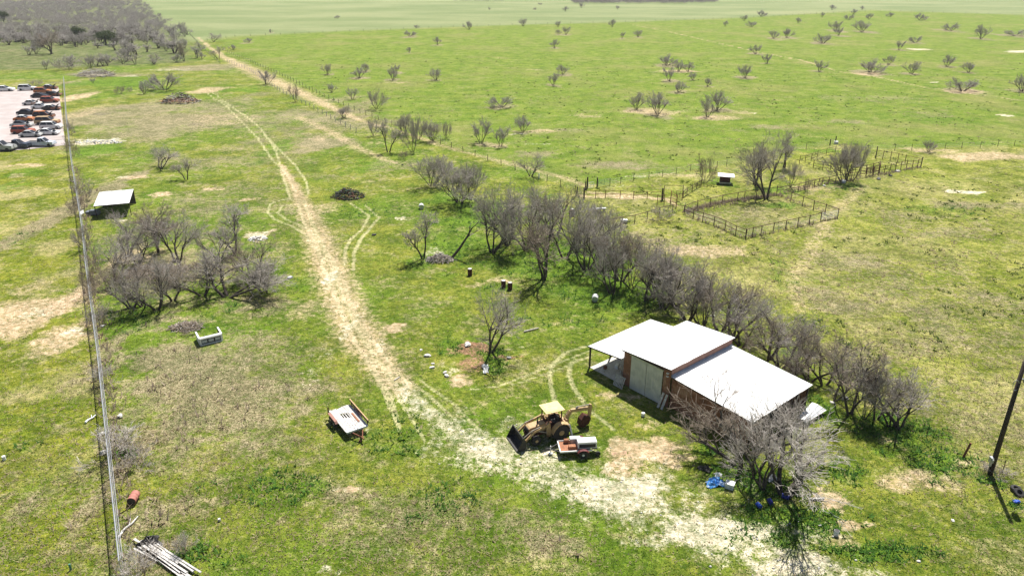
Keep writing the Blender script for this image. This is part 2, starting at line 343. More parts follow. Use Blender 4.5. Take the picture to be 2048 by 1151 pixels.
        q = mx(q, blob(X, Y, *a[:5]))
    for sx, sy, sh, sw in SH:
        if sy > 60: q = mx(q, blob(X, Y, sx, sy, sw * 1.45, max(4, sw * .28), .82))  # brownish ground and the shrub's shadow, both painted as one disc
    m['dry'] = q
    # lush weeds
    l = z
    for a in [(1120,520,320,110,.95),(1240,600,200,70,.95),(900,500,160,80,.9),(960,430,180,60,.85),(900,400,140,30,.8),(830,530,60,24,.9),(900,690,60,40,.9),(980,720,70,60,.8),(1780,860,200,80,.9),(1900,930,150,60,.85),(1640,820,100,60,.8),(1560,1050,240,90,.9),(1500,960,160,80,.8),(1420,900,60,30,.9),(1700,950,120,60,.7),(1740,1100,200,40,.9),(1640,1030,160,60,.8),
              (1100,640,240,40,.5),(400,640,60,20,.9),(470,610,60,20,.8),(260,640,120,30,.8),(180,270,80,20,.0),(190,300,100,40,.85),(240,165,180,24,1.),(560,290,60,60,.7),(480,180,100,14,.8),(60,345,160,16,.8),(30,370,60,30,.7),(620,330,100,60,.5),(730,330,100,40,.6),(740,420,160,40,.6),(520,500,60,30,.7),(1560,410,120,14,.8),(1570,380,120,14,.8),(1680,370,120,14,.9),(1440,365,80,20,.7),(1350,348,160,8,.7),(1460,340,180,8,.6),(1230,372,60,8,.6),
              (900,1000,180,100,.5),(560,970,240,80,.6),(800,870,160,80,.5),(440,1120,200,40,.5),(350,1110,60,20,.9),(400,1090,40,30,.9),(1580,560,60,120,.5),(1900,420,200,30,.5),(1850,240,200,20,.7),(1640,300,160,10,.8),(600,570,60,60,.5),(60,470,160,60,.4),(50,900,120,60,.4),(250,905,80,16,.9),(1360,410,60,10,.6),(250,660,60,20,.7),(1980,960,60,24,.9),(2030,1010,40,20,.9),(340,300,300,30,.4)]:
        l = mx(l, blob(X, Y, *a[:5]))
    m['lush'] = l
    r = z
    for a in [(935,693,80,30,.72),(940,720,50,40,.55),(1010,715,80,16,.5),(1245,905,60,12,.5),(1265,915,40,10,.4),(360,200,70,10,.8),(705,392,36,6,.7)]: r = mx(r, blob(X, Y, *a[:5]))
    m['red'] = r
    m['scorch'] = mx(mx(blob(X, Y, 400, 248, 60, 8, .5), blob(X, Y, 360, 203, 40, 5, .6)), mx(blob(X, Y, 195, 228, 50, 6, .7), blob(X, Y, 460, 255, 120, 6, .5)))
    # which field
    m['pasture'] = poly(X, Y, [(420,70),(480,98),(560,150),(640,186),(700,216),(860,275),(950,305),(1060,345),(1180,376),(1330,352),(1450,332),(1600,300),(1680,286),(1740,300),(2100,290),(2700,250),(2700,0),(420,0)], 2.0)
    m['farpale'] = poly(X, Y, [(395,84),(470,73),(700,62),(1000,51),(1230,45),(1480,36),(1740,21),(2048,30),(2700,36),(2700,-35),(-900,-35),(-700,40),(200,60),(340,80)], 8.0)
    m['olive'] = poly(X, Y, [(1180,376),(1330,352),(1450,332),(1600,300),(1680,286),(1740,300),(2100,290),(2900,240),(2900,1400),(2300,1180),(1950,930),(1800,850),(1620,720),(1500,620),(1400,560),(1300,480),(1180,440),(1080,370)], 2.5)
    m['left'] = poly(X, Y, [(128,160),(170,470),(210,750),(245,1151),(260,1500),(-2500,1500),(-2500,160)], 0.8)
    m['wood'] = poly(X, Y, [(-900,150),(60,140),(380,125),(385,90),(340,55),(270,-10),(-900,-30)], 4.0)
    return m

# the ground: finer where the place is seen close
NC, NR = 640, 620
tt = np.linspace(-1, 1, NC); ang = np.sign(tt) * (0.8 * np.abs(tt) + 2.2 * np.abs(tt) ** 7)
rr_ = np.concatenate([np.exp(np.linspace(math.log(22), math.log(1500), NR - 12)), np.geomspace(1600, 9000, 12)])
YY, AA = np.meshgrid(rr_, ang, indexing='ij'); XX = YY * AA
def relief(X, Y):
    return 0.05 * np.sin(X * 0.31 + 1.3 * np.sin(Y * 0.17)) * np.sin(Y * 0.23 + X * 0.05) - 0.03
maps = ground_maps(XX, YY)
ZZ = np.where(YY < 500, relief(XX, YY) * 0.6, 0) - 0.04 * maps['rut'] * (YY < 300)
v = np.stack([XX, YY, ZZ], -1).reshape(-1, 3)
i = np.arange(NR - 1)[:, None] * NC + np.arange(NC - 1)[None, :]
quads = np.stack([i, i + 1, i + NC + 1, i + NC], -1).reshape(-1, 4)

def ground_mat():
    n = NT('pasture_ground'); A = n.attr
    big = n.noise(0.035, 4, 0.6); med = n.noise(0.22, 5, 0.6); fin = n.noise(1.6, 5, 0.65); mic = n.noise(7.0, 4, 0.65)
    m2 = n.noise(0.6, 4, 0.6, n.mapped(loc=(31, 17, 0))); mic2 = n.noise(4.0, 3, 0.6, n.mapped(loc=(9, 3, 5)))
    def fac(at, nz, wgt=3.0, k=1.6, thr=0.0):
        x = n.math('MULTIPLY_ADD', at, 2.0, -1.0 + thr)
        y = n.math('MULTIPLY', n.math('SUBTRACT', nz, 0.5), wgt)
        return n.math('MULTIPLY_ADD', n.math('ADD', x, y), k, 0.5, clamp=True)
    blend = n.math('ADD', n.math('MULTIPLY', med, 0.45), n.math('MULTIPLY', fin, 0.35)); blend = n.math('ADD', blend, n.math('MULTIPLY', mic, 0.2))
    # sward of the yard
    base = n.mix(n.step(blend, 0.42, 0.58), (0.105, 0.150, 0.016), (0.225, 0.23, 0.036))
    base = n.mix(n.step(big, 0.42, 0.6), base, n.mix(n.step(blend, 0.4, 0.6), (0.085, 0.155, 0.012), (0.165, 0.215, 0.026)))
    pas = n.mix(n.step(blend, 0.42, 0.6), (0.105, 0.175, 0.016), (0.200, 0.250, 0.036))
    pas = n.mix(n.math('MULTIPLY', n.step(n.noise(0.03, 5, 0.65, n.mapped(loc=(50, 9, 0))), 0.48, 0.64), 0.6), pas, (0.235, 0.225, 0.075))
    base = n.mix(A('pasture'), base, pas)
    oli = n.mix(n.step(blend, 0.42, 0.6), (0.14, 0.17, 0.018), (0.31, 0.30, 0.07))
    oli = n.mix(n.step(n.noise(0.05, 4, 0.6, n.mapped(loc=(5, 90, 0))), 0.45, 0.6), oli, n.mix(n.step(blend, 0.4, 0.6), (0.185, 0.19, 0.04), (0.36, 0.33, 0.12)))
    base = n.mix(A('olive'), base, oli)
    lef = n.mix(n.step(blend, 0.42, 0.58), (0.125, 0.165, 0.012), (0.235, 0.235, 0.032))
    lef = n.mix(n.step(n.noise(0.09, 4, 0.6, n.mapped(loc=(15, 40, 0))), 0.5, 0.64), lef, (0.36, 0.31, 0.13))
    base = n.mix(A('left'), base, lef)
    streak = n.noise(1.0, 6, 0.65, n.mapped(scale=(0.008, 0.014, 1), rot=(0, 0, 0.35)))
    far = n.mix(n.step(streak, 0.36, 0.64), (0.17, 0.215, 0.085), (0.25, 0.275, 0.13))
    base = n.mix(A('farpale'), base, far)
    base = n.mix(n.math('MULTIPLY', A('wood'), 0.8), base, n.mix(n.step(med, 0.4, 0.6), (0.10, 0.125, 0.045), (0.17, 0.165, 0.09)))
    # mottling of the whole sward: straw, yellow-green and dark clumps a few metres across
    mo = n.math('MULTIPLY_ADD', n.noise(0.16, 5, 0.7, n.mapped(loc=(71, 3, 0))), 0.5, n.math('MULTIPLY', n.noise(0.9, 4, 0.7, n.mapped(loc=(2, 33, 0))), 0.5))
    near_ = n.math('SUBTRACT', 1.0, n.math('MAXIMUM', n.math('MULTIPLY', A('pasture'), 0.45), n.math('MAXIMUM', A('farpale'), A('wood'))))
    base = n.mix(n.math('MULTIPLY', n.math('MULTIPLY', n.step(mo, 0.50, 0.60), near_), 0.75), base, n.mix(n.step(mic, .4, .6), (0.24, 0.20, 0.085), (0.44, 0.39, 0.20)))
    mo2 = n.math('MULTIPLY_ADD', n.noise(0.13, 5, 0.7, n.mapped(loc=(11, 83, 0))), 0.5, n.math('MULTIPLY', n.noise(1.1, 4, 0.7, n.mapped(loc=(42, 3, 0))), 0.5))
    base = n.mix(n.math('MULTIPLY', n.math('MULTIPLY', n.step(mo2, 0.50, 0.60), near_), 0.55), base, n.mix(n.step(mic, .4, .6), (0.075, 0.128, 0.010), (0.145, 0.215, 0.020)))
    # dead grass, and the shade painted under the shrubs
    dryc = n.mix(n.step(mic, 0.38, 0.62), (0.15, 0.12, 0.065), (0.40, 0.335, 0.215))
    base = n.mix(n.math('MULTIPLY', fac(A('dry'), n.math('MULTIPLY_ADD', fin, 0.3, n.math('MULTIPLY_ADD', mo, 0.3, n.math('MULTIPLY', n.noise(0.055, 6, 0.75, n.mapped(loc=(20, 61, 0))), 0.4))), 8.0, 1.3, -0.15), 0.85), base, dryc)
    # lush
    lus = n.mix(n.step(mic, 0.4, 0.62), (0.07, 0.14, 0.012), (0.155, 0.245, 0.022))
    base = n.mix(n.math('MULTIPLY', fac(A('lush'), n.math('MULTIPLY_ADD', m2, 0.6, n.math('MULTIPLY', fin, 0.4)), 4.5, 1.4, -0.2), 0.85), base, lus)
    # stray dry flecks and darker tufts over everything near
    base = n.mix(n.math('MULTIPLY', n.step(mic2, 0.60, 0.70), 0.5), base, (0.44, 0.40, 0.22))
    base = n.mix(n.math('MULTIPLY', n.step(mic, 0.42, 0.34), 0.5), base, (0.05, 0.085, 0.015))
    # soil
    soil = n.mix(n.step(fin, 0.4, 0.62), (0.47, 0.33, 0.20), (0.60, 0.46, 0.31))
    soil = n.mix(n.math('MULTIPLY', n.step(mic, 0.5, 0.36), 0.5), soil, (0.33, 0.25, 0.15))
    nb = n.math('MULTIPLY_ADD', fin, 0.55, n.math('MULTIPLY', mic, 0.45))
    base = n.mix(n.math('MULTIPLY', fac(A('dirt'), nb, 3.4, 1.15, -0.02), 0.9), base, soil)
    base = n.mix(n.math('MULTIPLY', fac(A('rut'), nb, 2.8, 1.3, -0.05), 0.72), base, n.mix(A('dirt'), (0.50, 0.46, 0.25), (0.60, 0.45, 0.30)))
    red = n.mix(n.step(mic, 0.4, 0.6), (0.26, 0.12, 0.08), (0.42, 0.24, 0.17))
    base = n.mix(n.math('MULTIPLY', fac(A('red'), nb, 3.5, 2.0), 0.9), base, red)
    cal = n.mix(n.step(fin, 0.35, 0.65), (0.54, 0.46, 0.32), (0.70, 0.63, 0.48))
    cal = n.mix(n.math('MULTIPLY', n.step(mic2, 0.46, 0.38), 0.6), cal, (0.40, 0.35, 0.22))
    nb2 = n.math('MULTIPLY_ADD', fin, 0.4, n.math('MULTIPLY_ADD', mic, 0.3, n.math('MULTIPLY', m2, 0.3)))
    base = n.mix(n.math('MULTIPLY', fac(A('gravel'), nb2, 4.6, 1.7, -0.08), 0.92), base, cal)
    base = n.mix(n.math('MULTIPLY', fac(A('scorch'), med, 3.5, 1.2), 0.7), base, (0.14, 0.125, 0.085))
    # uneven growth: thicker and thinner grass from hand-size to room-size
    var = n.math('MULTIPLY_ADD', n.noise(2.6, 3, 0.6, n.mapped(loc=(8, 8, 1))), 0.45, n.math('MULTIPLY_ADD', n.noise(0.5, 4, 0.65, n.mapped(loc=(88, 8, 1))), 0.35, n.math('MULTIPLY', n.noise(0.09, 4, 0.65, n.mapped(loc=(3, 58, 1))), 0.2)))
    vv = n.step(var, 0.40, 0.60); gr = n.t.nodes.new('ShaderNodeCombineColor')
    for q_ in range(3): n.t.links.new(n.math('MULTIPLY_ADD', vv, (0.75, 0.65, 0.8)[q_], (0.58, 0.66, 0.55)[q_]), gr.inputs[q_])
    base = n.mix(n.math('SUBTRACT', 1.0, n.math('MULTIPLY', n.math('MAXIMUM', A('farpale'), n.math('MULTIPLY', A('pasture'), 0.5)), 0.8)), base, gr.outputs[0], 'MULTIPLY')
    n.bump(n.math('ADD', n.math('MULTIPLY', mic, 1.0), n.math('MULTIPLY', fin, 1.2)), 0.9, 0.22)
    n.set(Base_Color=base, Roughness=0.95); n.b.inputs['Specular IOR Level'].default_value = 0.05
    return n.m
gmat = ground_mat()
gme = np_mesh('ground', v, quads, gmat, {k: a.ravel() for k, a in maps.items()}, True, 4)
tag(link('ground', gme), 'green winter pasture with dirt track, dry patches and pale gravel', kind='structure')
MB().add([(-12000, -6000, -0.25), (12000, -6000, -0.25), (12000, 14000, -0.25), (-12000, 14000, -0.25)], [(0, 1, 2, 3)]).obj('far_ground', gmat)
tag(bpy.data.objects['far_ground'], kind='structure')

# the paved lot of the salvage yard
lotm = M('parking_lot_surface', (0.44, 0.385, 0.37), (0.35, 0.305, 0.29), 0.9, 0.25, dirt=(0.36, 0.31, 0.28))
lot_px = [(-260, 196), (-120, 188), (117, 174), (124, 235), (131, 290), (60, 298), (-40, 306), (-320, 330)]
mb = MB(); mb.add([G(x, y, 0.03) for x, y in lot_px] + [G(x, y, -0.2) for x, y in lot_px], [tuple(range(7, -1, -1))] + [(i, (i + 1) % 8, 8 + (i + 1) % 8, 8 + i) for i in range(8)])
tag(mb.obj('parking_lot', lotm), 'pale pinkish paved lot of the salvage yard', kind='structure')

# ------------------------------------------------------------ grass, weeds and stones that stand up from the ground
def masks_at(P):
    return ground_maps(P[:, 0], P[:, 1])
def scatter(n, ymin, ymax, seed, power=1.0):
    r = np.random.default_rng(seed)
    y = ymin * (ymax / ymin) ** (r.random(n) ** power)          # even in the log of distance
    x = y * (r.random(n) * 2 - 1) * 1.0
    return np.stack([x, y], 1), r
def tufts(name, mat, P, hs, ws, blades, r, lean=0.5, label=None):
    n = len(P); k = blades
    a = r.random((n, k)) * 2 * np.pi; hh = hs[:, None] * (0.6 + 0.7 * r.random((n, k)))
    off = ws[:, None] * 0.5 * r.random((n, k)); wd = ws[:, None] * (0.22 + 0.16 * r.random((n, k)))
    bx = P[:, :1] + np.cos(a) * off; by = P[:, 1:] + np.sin(a) * off
    b = a + np.pi / 2 + (r.random((n, k)) - .5)
    z0 = relief(bx, by) * 0.6 - 0.02
    v0 = np.stack([bx + np.cos(b) * wd / 2, by + np.sin(b) * wd / 2, z0], -1)
    v1 = np.stack([bx - np.cos(b) * wd / 2, by - np.sin(b) * wd / 2, z0], -1)
    ln = lean * hh * (0.3 + r.random((n, k)))
    v2 = np.stack([bx + np.cos(a) * ln, by + np.sin(a) * ln, z0 + hh], -1)
    V = np.stack([v0, v1, v2], 2).reshape(-1, 3); T = np.arange(len(V)).reshape(-1, 3)
    return tag(link(name, np_mesh(name, V, T, mat)), label, kind='stuff')
P, r = scatter(110000, 30, 125, 1, 1.2); m = masks_at(P)
keep = r.random(len(P)) > np.maximum.reduce([m['dirt'], m['gravel'], m['rut'], m['red'], m['dry'] * 0.8, m['olive'] * .35])
Q = P[keep]; tufts('green_grass', grass_green, Q, 0.05 + 0.06 * r.random(len(Q)), 0.18 + 0.2 * r.random(len(Q)), 3, r, 1.6, 'short green grass tufts over the yard')
P, r = scatter(100000, 30, 125, 2, 1.2); m = masks_at(P)
keep = r.random(len(P)) < np.clip(m['dry'] * 0.9 + m['olive'] * 0.35 + 0.12 + m['left'] * 0.1, 0, 1) * (1 - np.maximum(m['dirt'], m['gravel']) * 0.9)
Q = P[keep]; tufts('dry_grass', grass_dry, Q, 0.06 + 0.10 * r.random(len(Q)), 0.20 + 0.22 * r.random(len(Q)), 3, r, 1.6, 'dead straw-coloured grass tufts')
P, r = scatter(70000, 30, 125, 3, 1.2); m = masks_at(P)
keep = r.random(len(P)) < np.clip(m['lush'] * 1.3 - 0.35, 0, 1) * (1 - np.maximum(m['dirt'], m['gravel']) * 0.9)
Q = P[keep]; tufts('leafy_weeds', weed_green, Q, 0.10 + 0.22 * r.random(len(Q)), 0.26 + 0.3 * r.random(len(Q)), 5, r, 1.4, 'bright leafy green weeds')
# coarse darker clumps out over the pasture and the right field
P, r = scatter(6500, 60, 330, 8, 0.9); m = masks_at(P); keep = (r.random(len(P)) < np.maximum(m['pasture'], m['olive'])) & (m['dirt'] < .4) & (vnoise(P[:, 0], P[:, 1], 9.0, 5) > .45); Q = P[keep]
tufts('coarse_clumps', leaf_mat('coarse_grass', (0.07, 0.12, 0.015), (0.12, 0.15, 0.03)), Q, 0.10 + 0.16 * r.random(len(Q)), 0.5 + 0.6 * r.random(len(Q)), 9, r, 1.3, 'coarse dark clumps of grass over the pasture')
P, r = scatter(9000, 60, 260, 9, 0.9); m = masks_at(P); keep = (r.random(len(P)) < np.maximum(m['pasture'], m['olive'])) & (vnoise(P[:, 0], P[:, 1], 7.0, 6) > .5); Q = P[keep]
tufts('straw_clumps', grass_dry, Q, 0.08 + 0.1 * r.random(len(Q)), 0.4 + 0.5 * r.random(len(Q)), 7, r, 1.6, 'pale straw clumps over the pasture')
# dead stalks in drifts, and along the fences
P, r = scatter(60000, 30, 125, 4, 1.2); m = masks_at(P)
keep = r.random(len(P)) < np.clip(m['dry'] * 1.5 - 0.85, 0, 1) * 0.3
Q = [P[keep]]
def along(pts, n, wid):
    g = [G(*p) for p in pts]; L = [(b - a).length for a, b in zip(g[:-1], g[1:])]; tot = sum(L); out = []
    for _ in range(n):
        t = random.random() * tot; k = 0
        while t > L[k] and k < len(L) - 1: t -= L[k]; k += 1
        q = g[k].lerp(g[k + 1], t / L[k]); out.append((q.x + random.gauss(0, wid), q.y + random.gauss(0, wid)))
    return np.array(out)
CHAIN = [(250, 1165), (203, 740), (178, 560), (168, 470), (145, 330), (134, 235), (129, 165)]
Q += [along([(x + 9 * (y / 900), y) for x, y in CHAIN[:5]], 750, 0.55)]
PEN = [(1368, 427), (1491, 476), (1675, 435), (1553, 389), (1368, 427)]
Q += [along([(1368, 424), (1440, 405), (1553, 389)], 420, 0.35), along(PEN, 260, 0.3), along([(1553, 389), (1640, 369), (1740, 353), (1841, 334)], 220, 0.4)]
Q = np.concatenate(Q); tufts('dead_stalks', dead_stalks, Q, 0.25 + 0.35 * r.random(len(Q)), 0.25 + 0.2 * r.random(len(Q)), 4, r, 0.8, 'brown dead weed stalks standing in drifts and along the fences')
# loose pale stones
P, r = scatter(9000, 34, 75, 5, 1.0); m = masks_at(P); keep = r.random(len(P)) < np.clip(m['gravel'] * 1.2 - 0.3, 0, 1); Q = P[keep]
oct_ = np.array([(1, 0, 0), (0, 1, 0), (-1, 0, 0), (0, -1, 0), (0, 0, .8), (0, 0, -.8)]); of = np.array([(0, 1, 4), (1, 2, 4), (2, 3, 4), (3, 0, 4), (1, 0, 5), (2, 1, 5), (3, 2, 5), (0, 3, 5)])
s_ = 0.03 + 0.09 * r.random(len(Q)) ** 3; V = np.concatenate([Q, np.zeros((len(Q), 1))], 1)[:, None, :] + oct_[None] * s_[:, None, None] * (0.7 + .6 * r.random((len(Q), 6, 1)))
T = of[None] + np.arange(len(Q))[:, None, None] * 6
tag(link('gravel_stones', np_mesh('gravel_stones', V.reshape(-1, 3), T.reshape(-1, 3), concrete)), 'loose pale stones on the gravel drive', kind='stuff')

# ------------------------------------------------------------ leafless trees
def tubes_np(segs, n):
    if not segs: return np.zeros((0, 3)), np.zeros((0, 3), int)
    s = np.array([[*a, *b, ra, rb] for a, b, ra, rb in segs]); p, q, r0, r1 = s[:, :3], s[:, 3:6], s[:, 6], s[:, 7]
    d = q - p; d /= np.linalg.norm(d, axis=1, keepdims=True) + 1e-9
    a = np.where(np.abs(d[:, 2:3]) < .9, [[0, 0, 1.]], [[1., 0, 0]]); x = np.cross(d, a); x /= np.linalg.norm(x, axis=1, keepdims=True); y = np.cross(d, x)
    th = np.arange(n) * 2 * np.pi / n; rg = x[:, None] * np.cos(th)[None, :, None] + y[:, None] * np.sin(th)[None, :, None]
    V = np.concatenate([p[:, None] + rg * r0[:, None, None], q[:, None] + rg * r1[:, None, None]], 1)
    k = np.arange(n); k2 = (k + 1) % n; T = np.concatenate([np.stack([k, k2, n + k2], 1), np.stack([k, n + k2, n + k], 1)], 0)
    T = T[None] + (np.arange(len(s)) * 2 * n)[:, None, None]
    return V.reshape(-1, 3), T.reshape(-1, 3)
def gen_tree(seed, trunks, lean, L0, r0, nc, ratio, trop, jit=0.22, tmin=0.35, minr=0.013, spread=0.75, topbias=0):
    rd = random.Random(seed); low, high = [], []
    def unit(v):
        l = math.sqrt(v[0] ** 2 + v[1] ** 2 + v[2] ** 2) + 1e-9; return (v[0] / l, v[1] / l, v[2] / l)
    def grow(p, d, L, r, lev):
        n = (5, 4, 3, 2, 2, 2)[lev]; nodes = []; re = max(r * (0.5 if lev < 2 else 0.4), minr * .7)
        for i in range(n):
            d = unit((d[0] + rd.gauss(0, jit), d[1] + rd.gauss(0, jit), d[2] + rd.gauss(0, jit * .7) + trop))
            q = (p[0] + d[0] * L / n, p[1] + d[1] * L / n, max(0.05, p[2] + d[2] * L / n))
            ra = r + (re - r) * i / n; rb = r + (re - r) * (i + 1) / n
            (low if lev < 2 else high).append((p, q, ra, rb)); nodes.append((p, q, d, rb, (i + 1) / n)); p = q
        if lev < len(nc):
            c = nc[lev]
            for j in range(c):
                tm_ = max(tmin, .4) if lev == 0 else tmin
                t = tm_ + (1 - tm_) * (j + rd.random()) / c; k = min(n - 1, int(t * n)); a, b, dd, rr, _ = nodes[k]; f = t * n - k
                s = tuple(a[m] + (b[m] - a[m]) * min(1, f) for m in range(3))
                ph = rd.random() * 6.283; e = rd.uniform(.5, 1.15) * spread
                ax = unit((math.cos(ph), math.sin(ph), rd.uniform(-.6, .6)))
                nd = unit((dd[0] + ax[0] * e, dd[1] + ax[1] * e, dd[2] + ax[2] * e))
                grow(s, nd, L * ratio * rd.uniform(.65, 1.15) * (1 - .25 * t), max(minr, rr * rd.uniform(.5, .72)), lev + 1)
    for i in range(trunks):
        a = 6.283 * (i + rd.random() * .7) / trunks; l = rd.uniform(*lean)
        grow((math.cos(a) * .15 * (trunks > 1), math.sin(a) * .15 * (trunks > 1), -.1), unit((math.cos(a) * math.sin(l), math.sin(a) * math.sin(l), math.cos(l))), L0 * rd.uniform(.8, 1.15), r0 * rd.uniform(.75, 1.1), 0)
    return low, high
class Kind: pass
def make_kind(seed, mt, mc, **k):
    low, high = gen_tree(seed, **k); o = Kind()
    V1, T1 = tubes_np(low, 5); V2, T2 = tubes_np(high, 3)
    o.trunk = np_mesh('trunk', V1, T1, mt, None, True); o.crown = np_mesh('crown', V2, T2, mc, None, True)
    al = np.concatenate([V1, V2]); o.h = np.percentile(al[:, 2], 99.3); o.w = np.percentile(np.hypot(al[:, 0], al[:, 1]), 95) * 2; o.n = len(T1) + len(T2)
    return o
BIG = [make_kind(100 + i, bark, tm, trunks=t, lean=(.3, .95), L0=2.4, r0=.105, nc=(6, 6, 5, 3), ratio=.74, trop=.03, jit=.19, spread=1.0, tmin=.22, minr=.0075) for i, (t, tm) in enumerate([(3, twig_grey), (3, twig_grey), (4, twig_grey), (3, twig_brown)])]
OPEN = [make_kind(170 + i, bark, tm, trunks=3, lean=(.3, .95), L0=2.4, r0=.11, nc=(5, 5, 4, 3), ratio=.78, trop=.03, jit=.17, spread=.9, tmin=.25, minr=.008) for i, tm in enumerate((twig_grey, twig_brown))]
FAN = [make_kind(190 + i, bark, twig_grey, trunks=t, lean=(.08, 1.05), L0=2.1, r0=.05, nc=(6, 5, 5, 3), ratio=.70, trop=.045, jit=.15, tmin=.25, minr=.0075, spread=.68) for i, t in enumerate((7, 9))]
PALE = [make_kind(150 + i, bark, twig_pale, trunks=t, lean=(.3, .8), L0=2.7, r0=.10, nc=(5, 5, 4, 3), ratio=.78, trop=.03, jit=.17, spread=.8, tmin=.25, minr=.0085) for i, t in enumerate((4, 5))]
TALL = [make_kind(200 + i, bark, tm, trunks=t, lean=(.05, .3), L0=3.2, r0=.12, nc=(8, 6, 5, 4), ratio=.66, trop=.05, jit=.18, spread=.95, tmin=.25, minr=.009) for i, (t, tm) in enumerate([(2, twig_grey), (3, twig_brown)])]
VASE = [make_kind(300 + i, bark, twig_far, trunks=t, lean=(.08, le), L0=1.9, r0=.05, nc=(6, 6, 5), ratio=.66, trop=.04, jit=.13, tmin=.2, minr=.0125, spread=.75) for i, (t, le) in enumerate([(7, .9), (8, 1.05), (7, .8), (10, 1.2), (5, .6)])]
BUSH = [make_kind(400 + i, twig_brown, tm, trunks=14, lean=(.1, 1.3), L0=1.5, r0=.022, nc=(5, 4, 4), ratio=.65, trop=.05, jit=.2, tmin=.15, minr=.008, spread=.8) for i, tm in enumerate([twig_grey, twig_brown, twig_pale])]
FAR = [make_kind(500 + i, bark, twig_far, trunks=4, lean=(.1, .7), L0=2.4, r0=.09, nc=(5, 5, 4), ratio=.72, trop=.03, tmin=.25, minr=.020, spread=1.0) for i in range(3)]
print('tree tris', [k.n for k in BIG + OPEN + FAN + PALE + TALL + VASE + BUSH + FAR])
def plant(kind, px, py, hpx, wpx, label, name='bare_tree', group=None, rz=None, cat='tree', lean=None, pos=None, hw=None):
    p = pos if pos is not None else G(px, py)
    if hw: h, wd = hw
    else:
        wd = wpx * mpp(px, py); h = height(px, py, hpx); h = max(0.5, h - 0.12 * wd)
    e = empty(name, p, random.random() * 6.28 if rz is None else rz, label, cat, group)
    if lean: e.rotation_euler = (lean[0], lean[1], e.rotation_euler.z)
    e.scale = (wd / kind.w, wd / kind.w, h / kind.h)
    link('trunk', kind.trunk, e); link('crown', kind.crown, e); return e
ORD = 'first second third fourth fifth sixth seventh eighth ninth tenth eleventh twelfth thirteenth fourteenth fifteenth sixteenth'.split()

# pasture shrubs, photo px of the foot, height and width
zones = {}
for s in SH:
    x, y = s[0], s[1]
    band = 'on the far pasture edge' if y < 45 else 'in the far pasture' if y < 100 else 'in the middle pasture' if y < 190 else 'in the near pasture'
    side = 'left' if x < 900 else 'centre-left' if x < 1200 else 'centre' if x < 1480 else 'centre-right' if x < 1760 else 'right'
    zones.setdefault((band, side), []).append(s)
for (band, side), L in zones.items():
    for k, s in enumerate(sorted(L)):
        x, y, h, wd = s; size = 'broad' if wd > 1.25 * h else 'slender' if wd < 0.82 * h else 'rounded'
        lab = f'{size} bare shrub {band}, {side}, ' + (f'{ORD[k]} from left' if len(L) > 1 else 'standing alone')
        kd = VASE[{'broad': 3, 'slender': 4, 'rounded': (0, 1, 2)[(x + y) % 3]}[size]]
        plant(kd, x, y, h, wd * 1.12, lab, 'bare_shrub', 'leafless shrubs scattered over the pasture', cat='shrub')

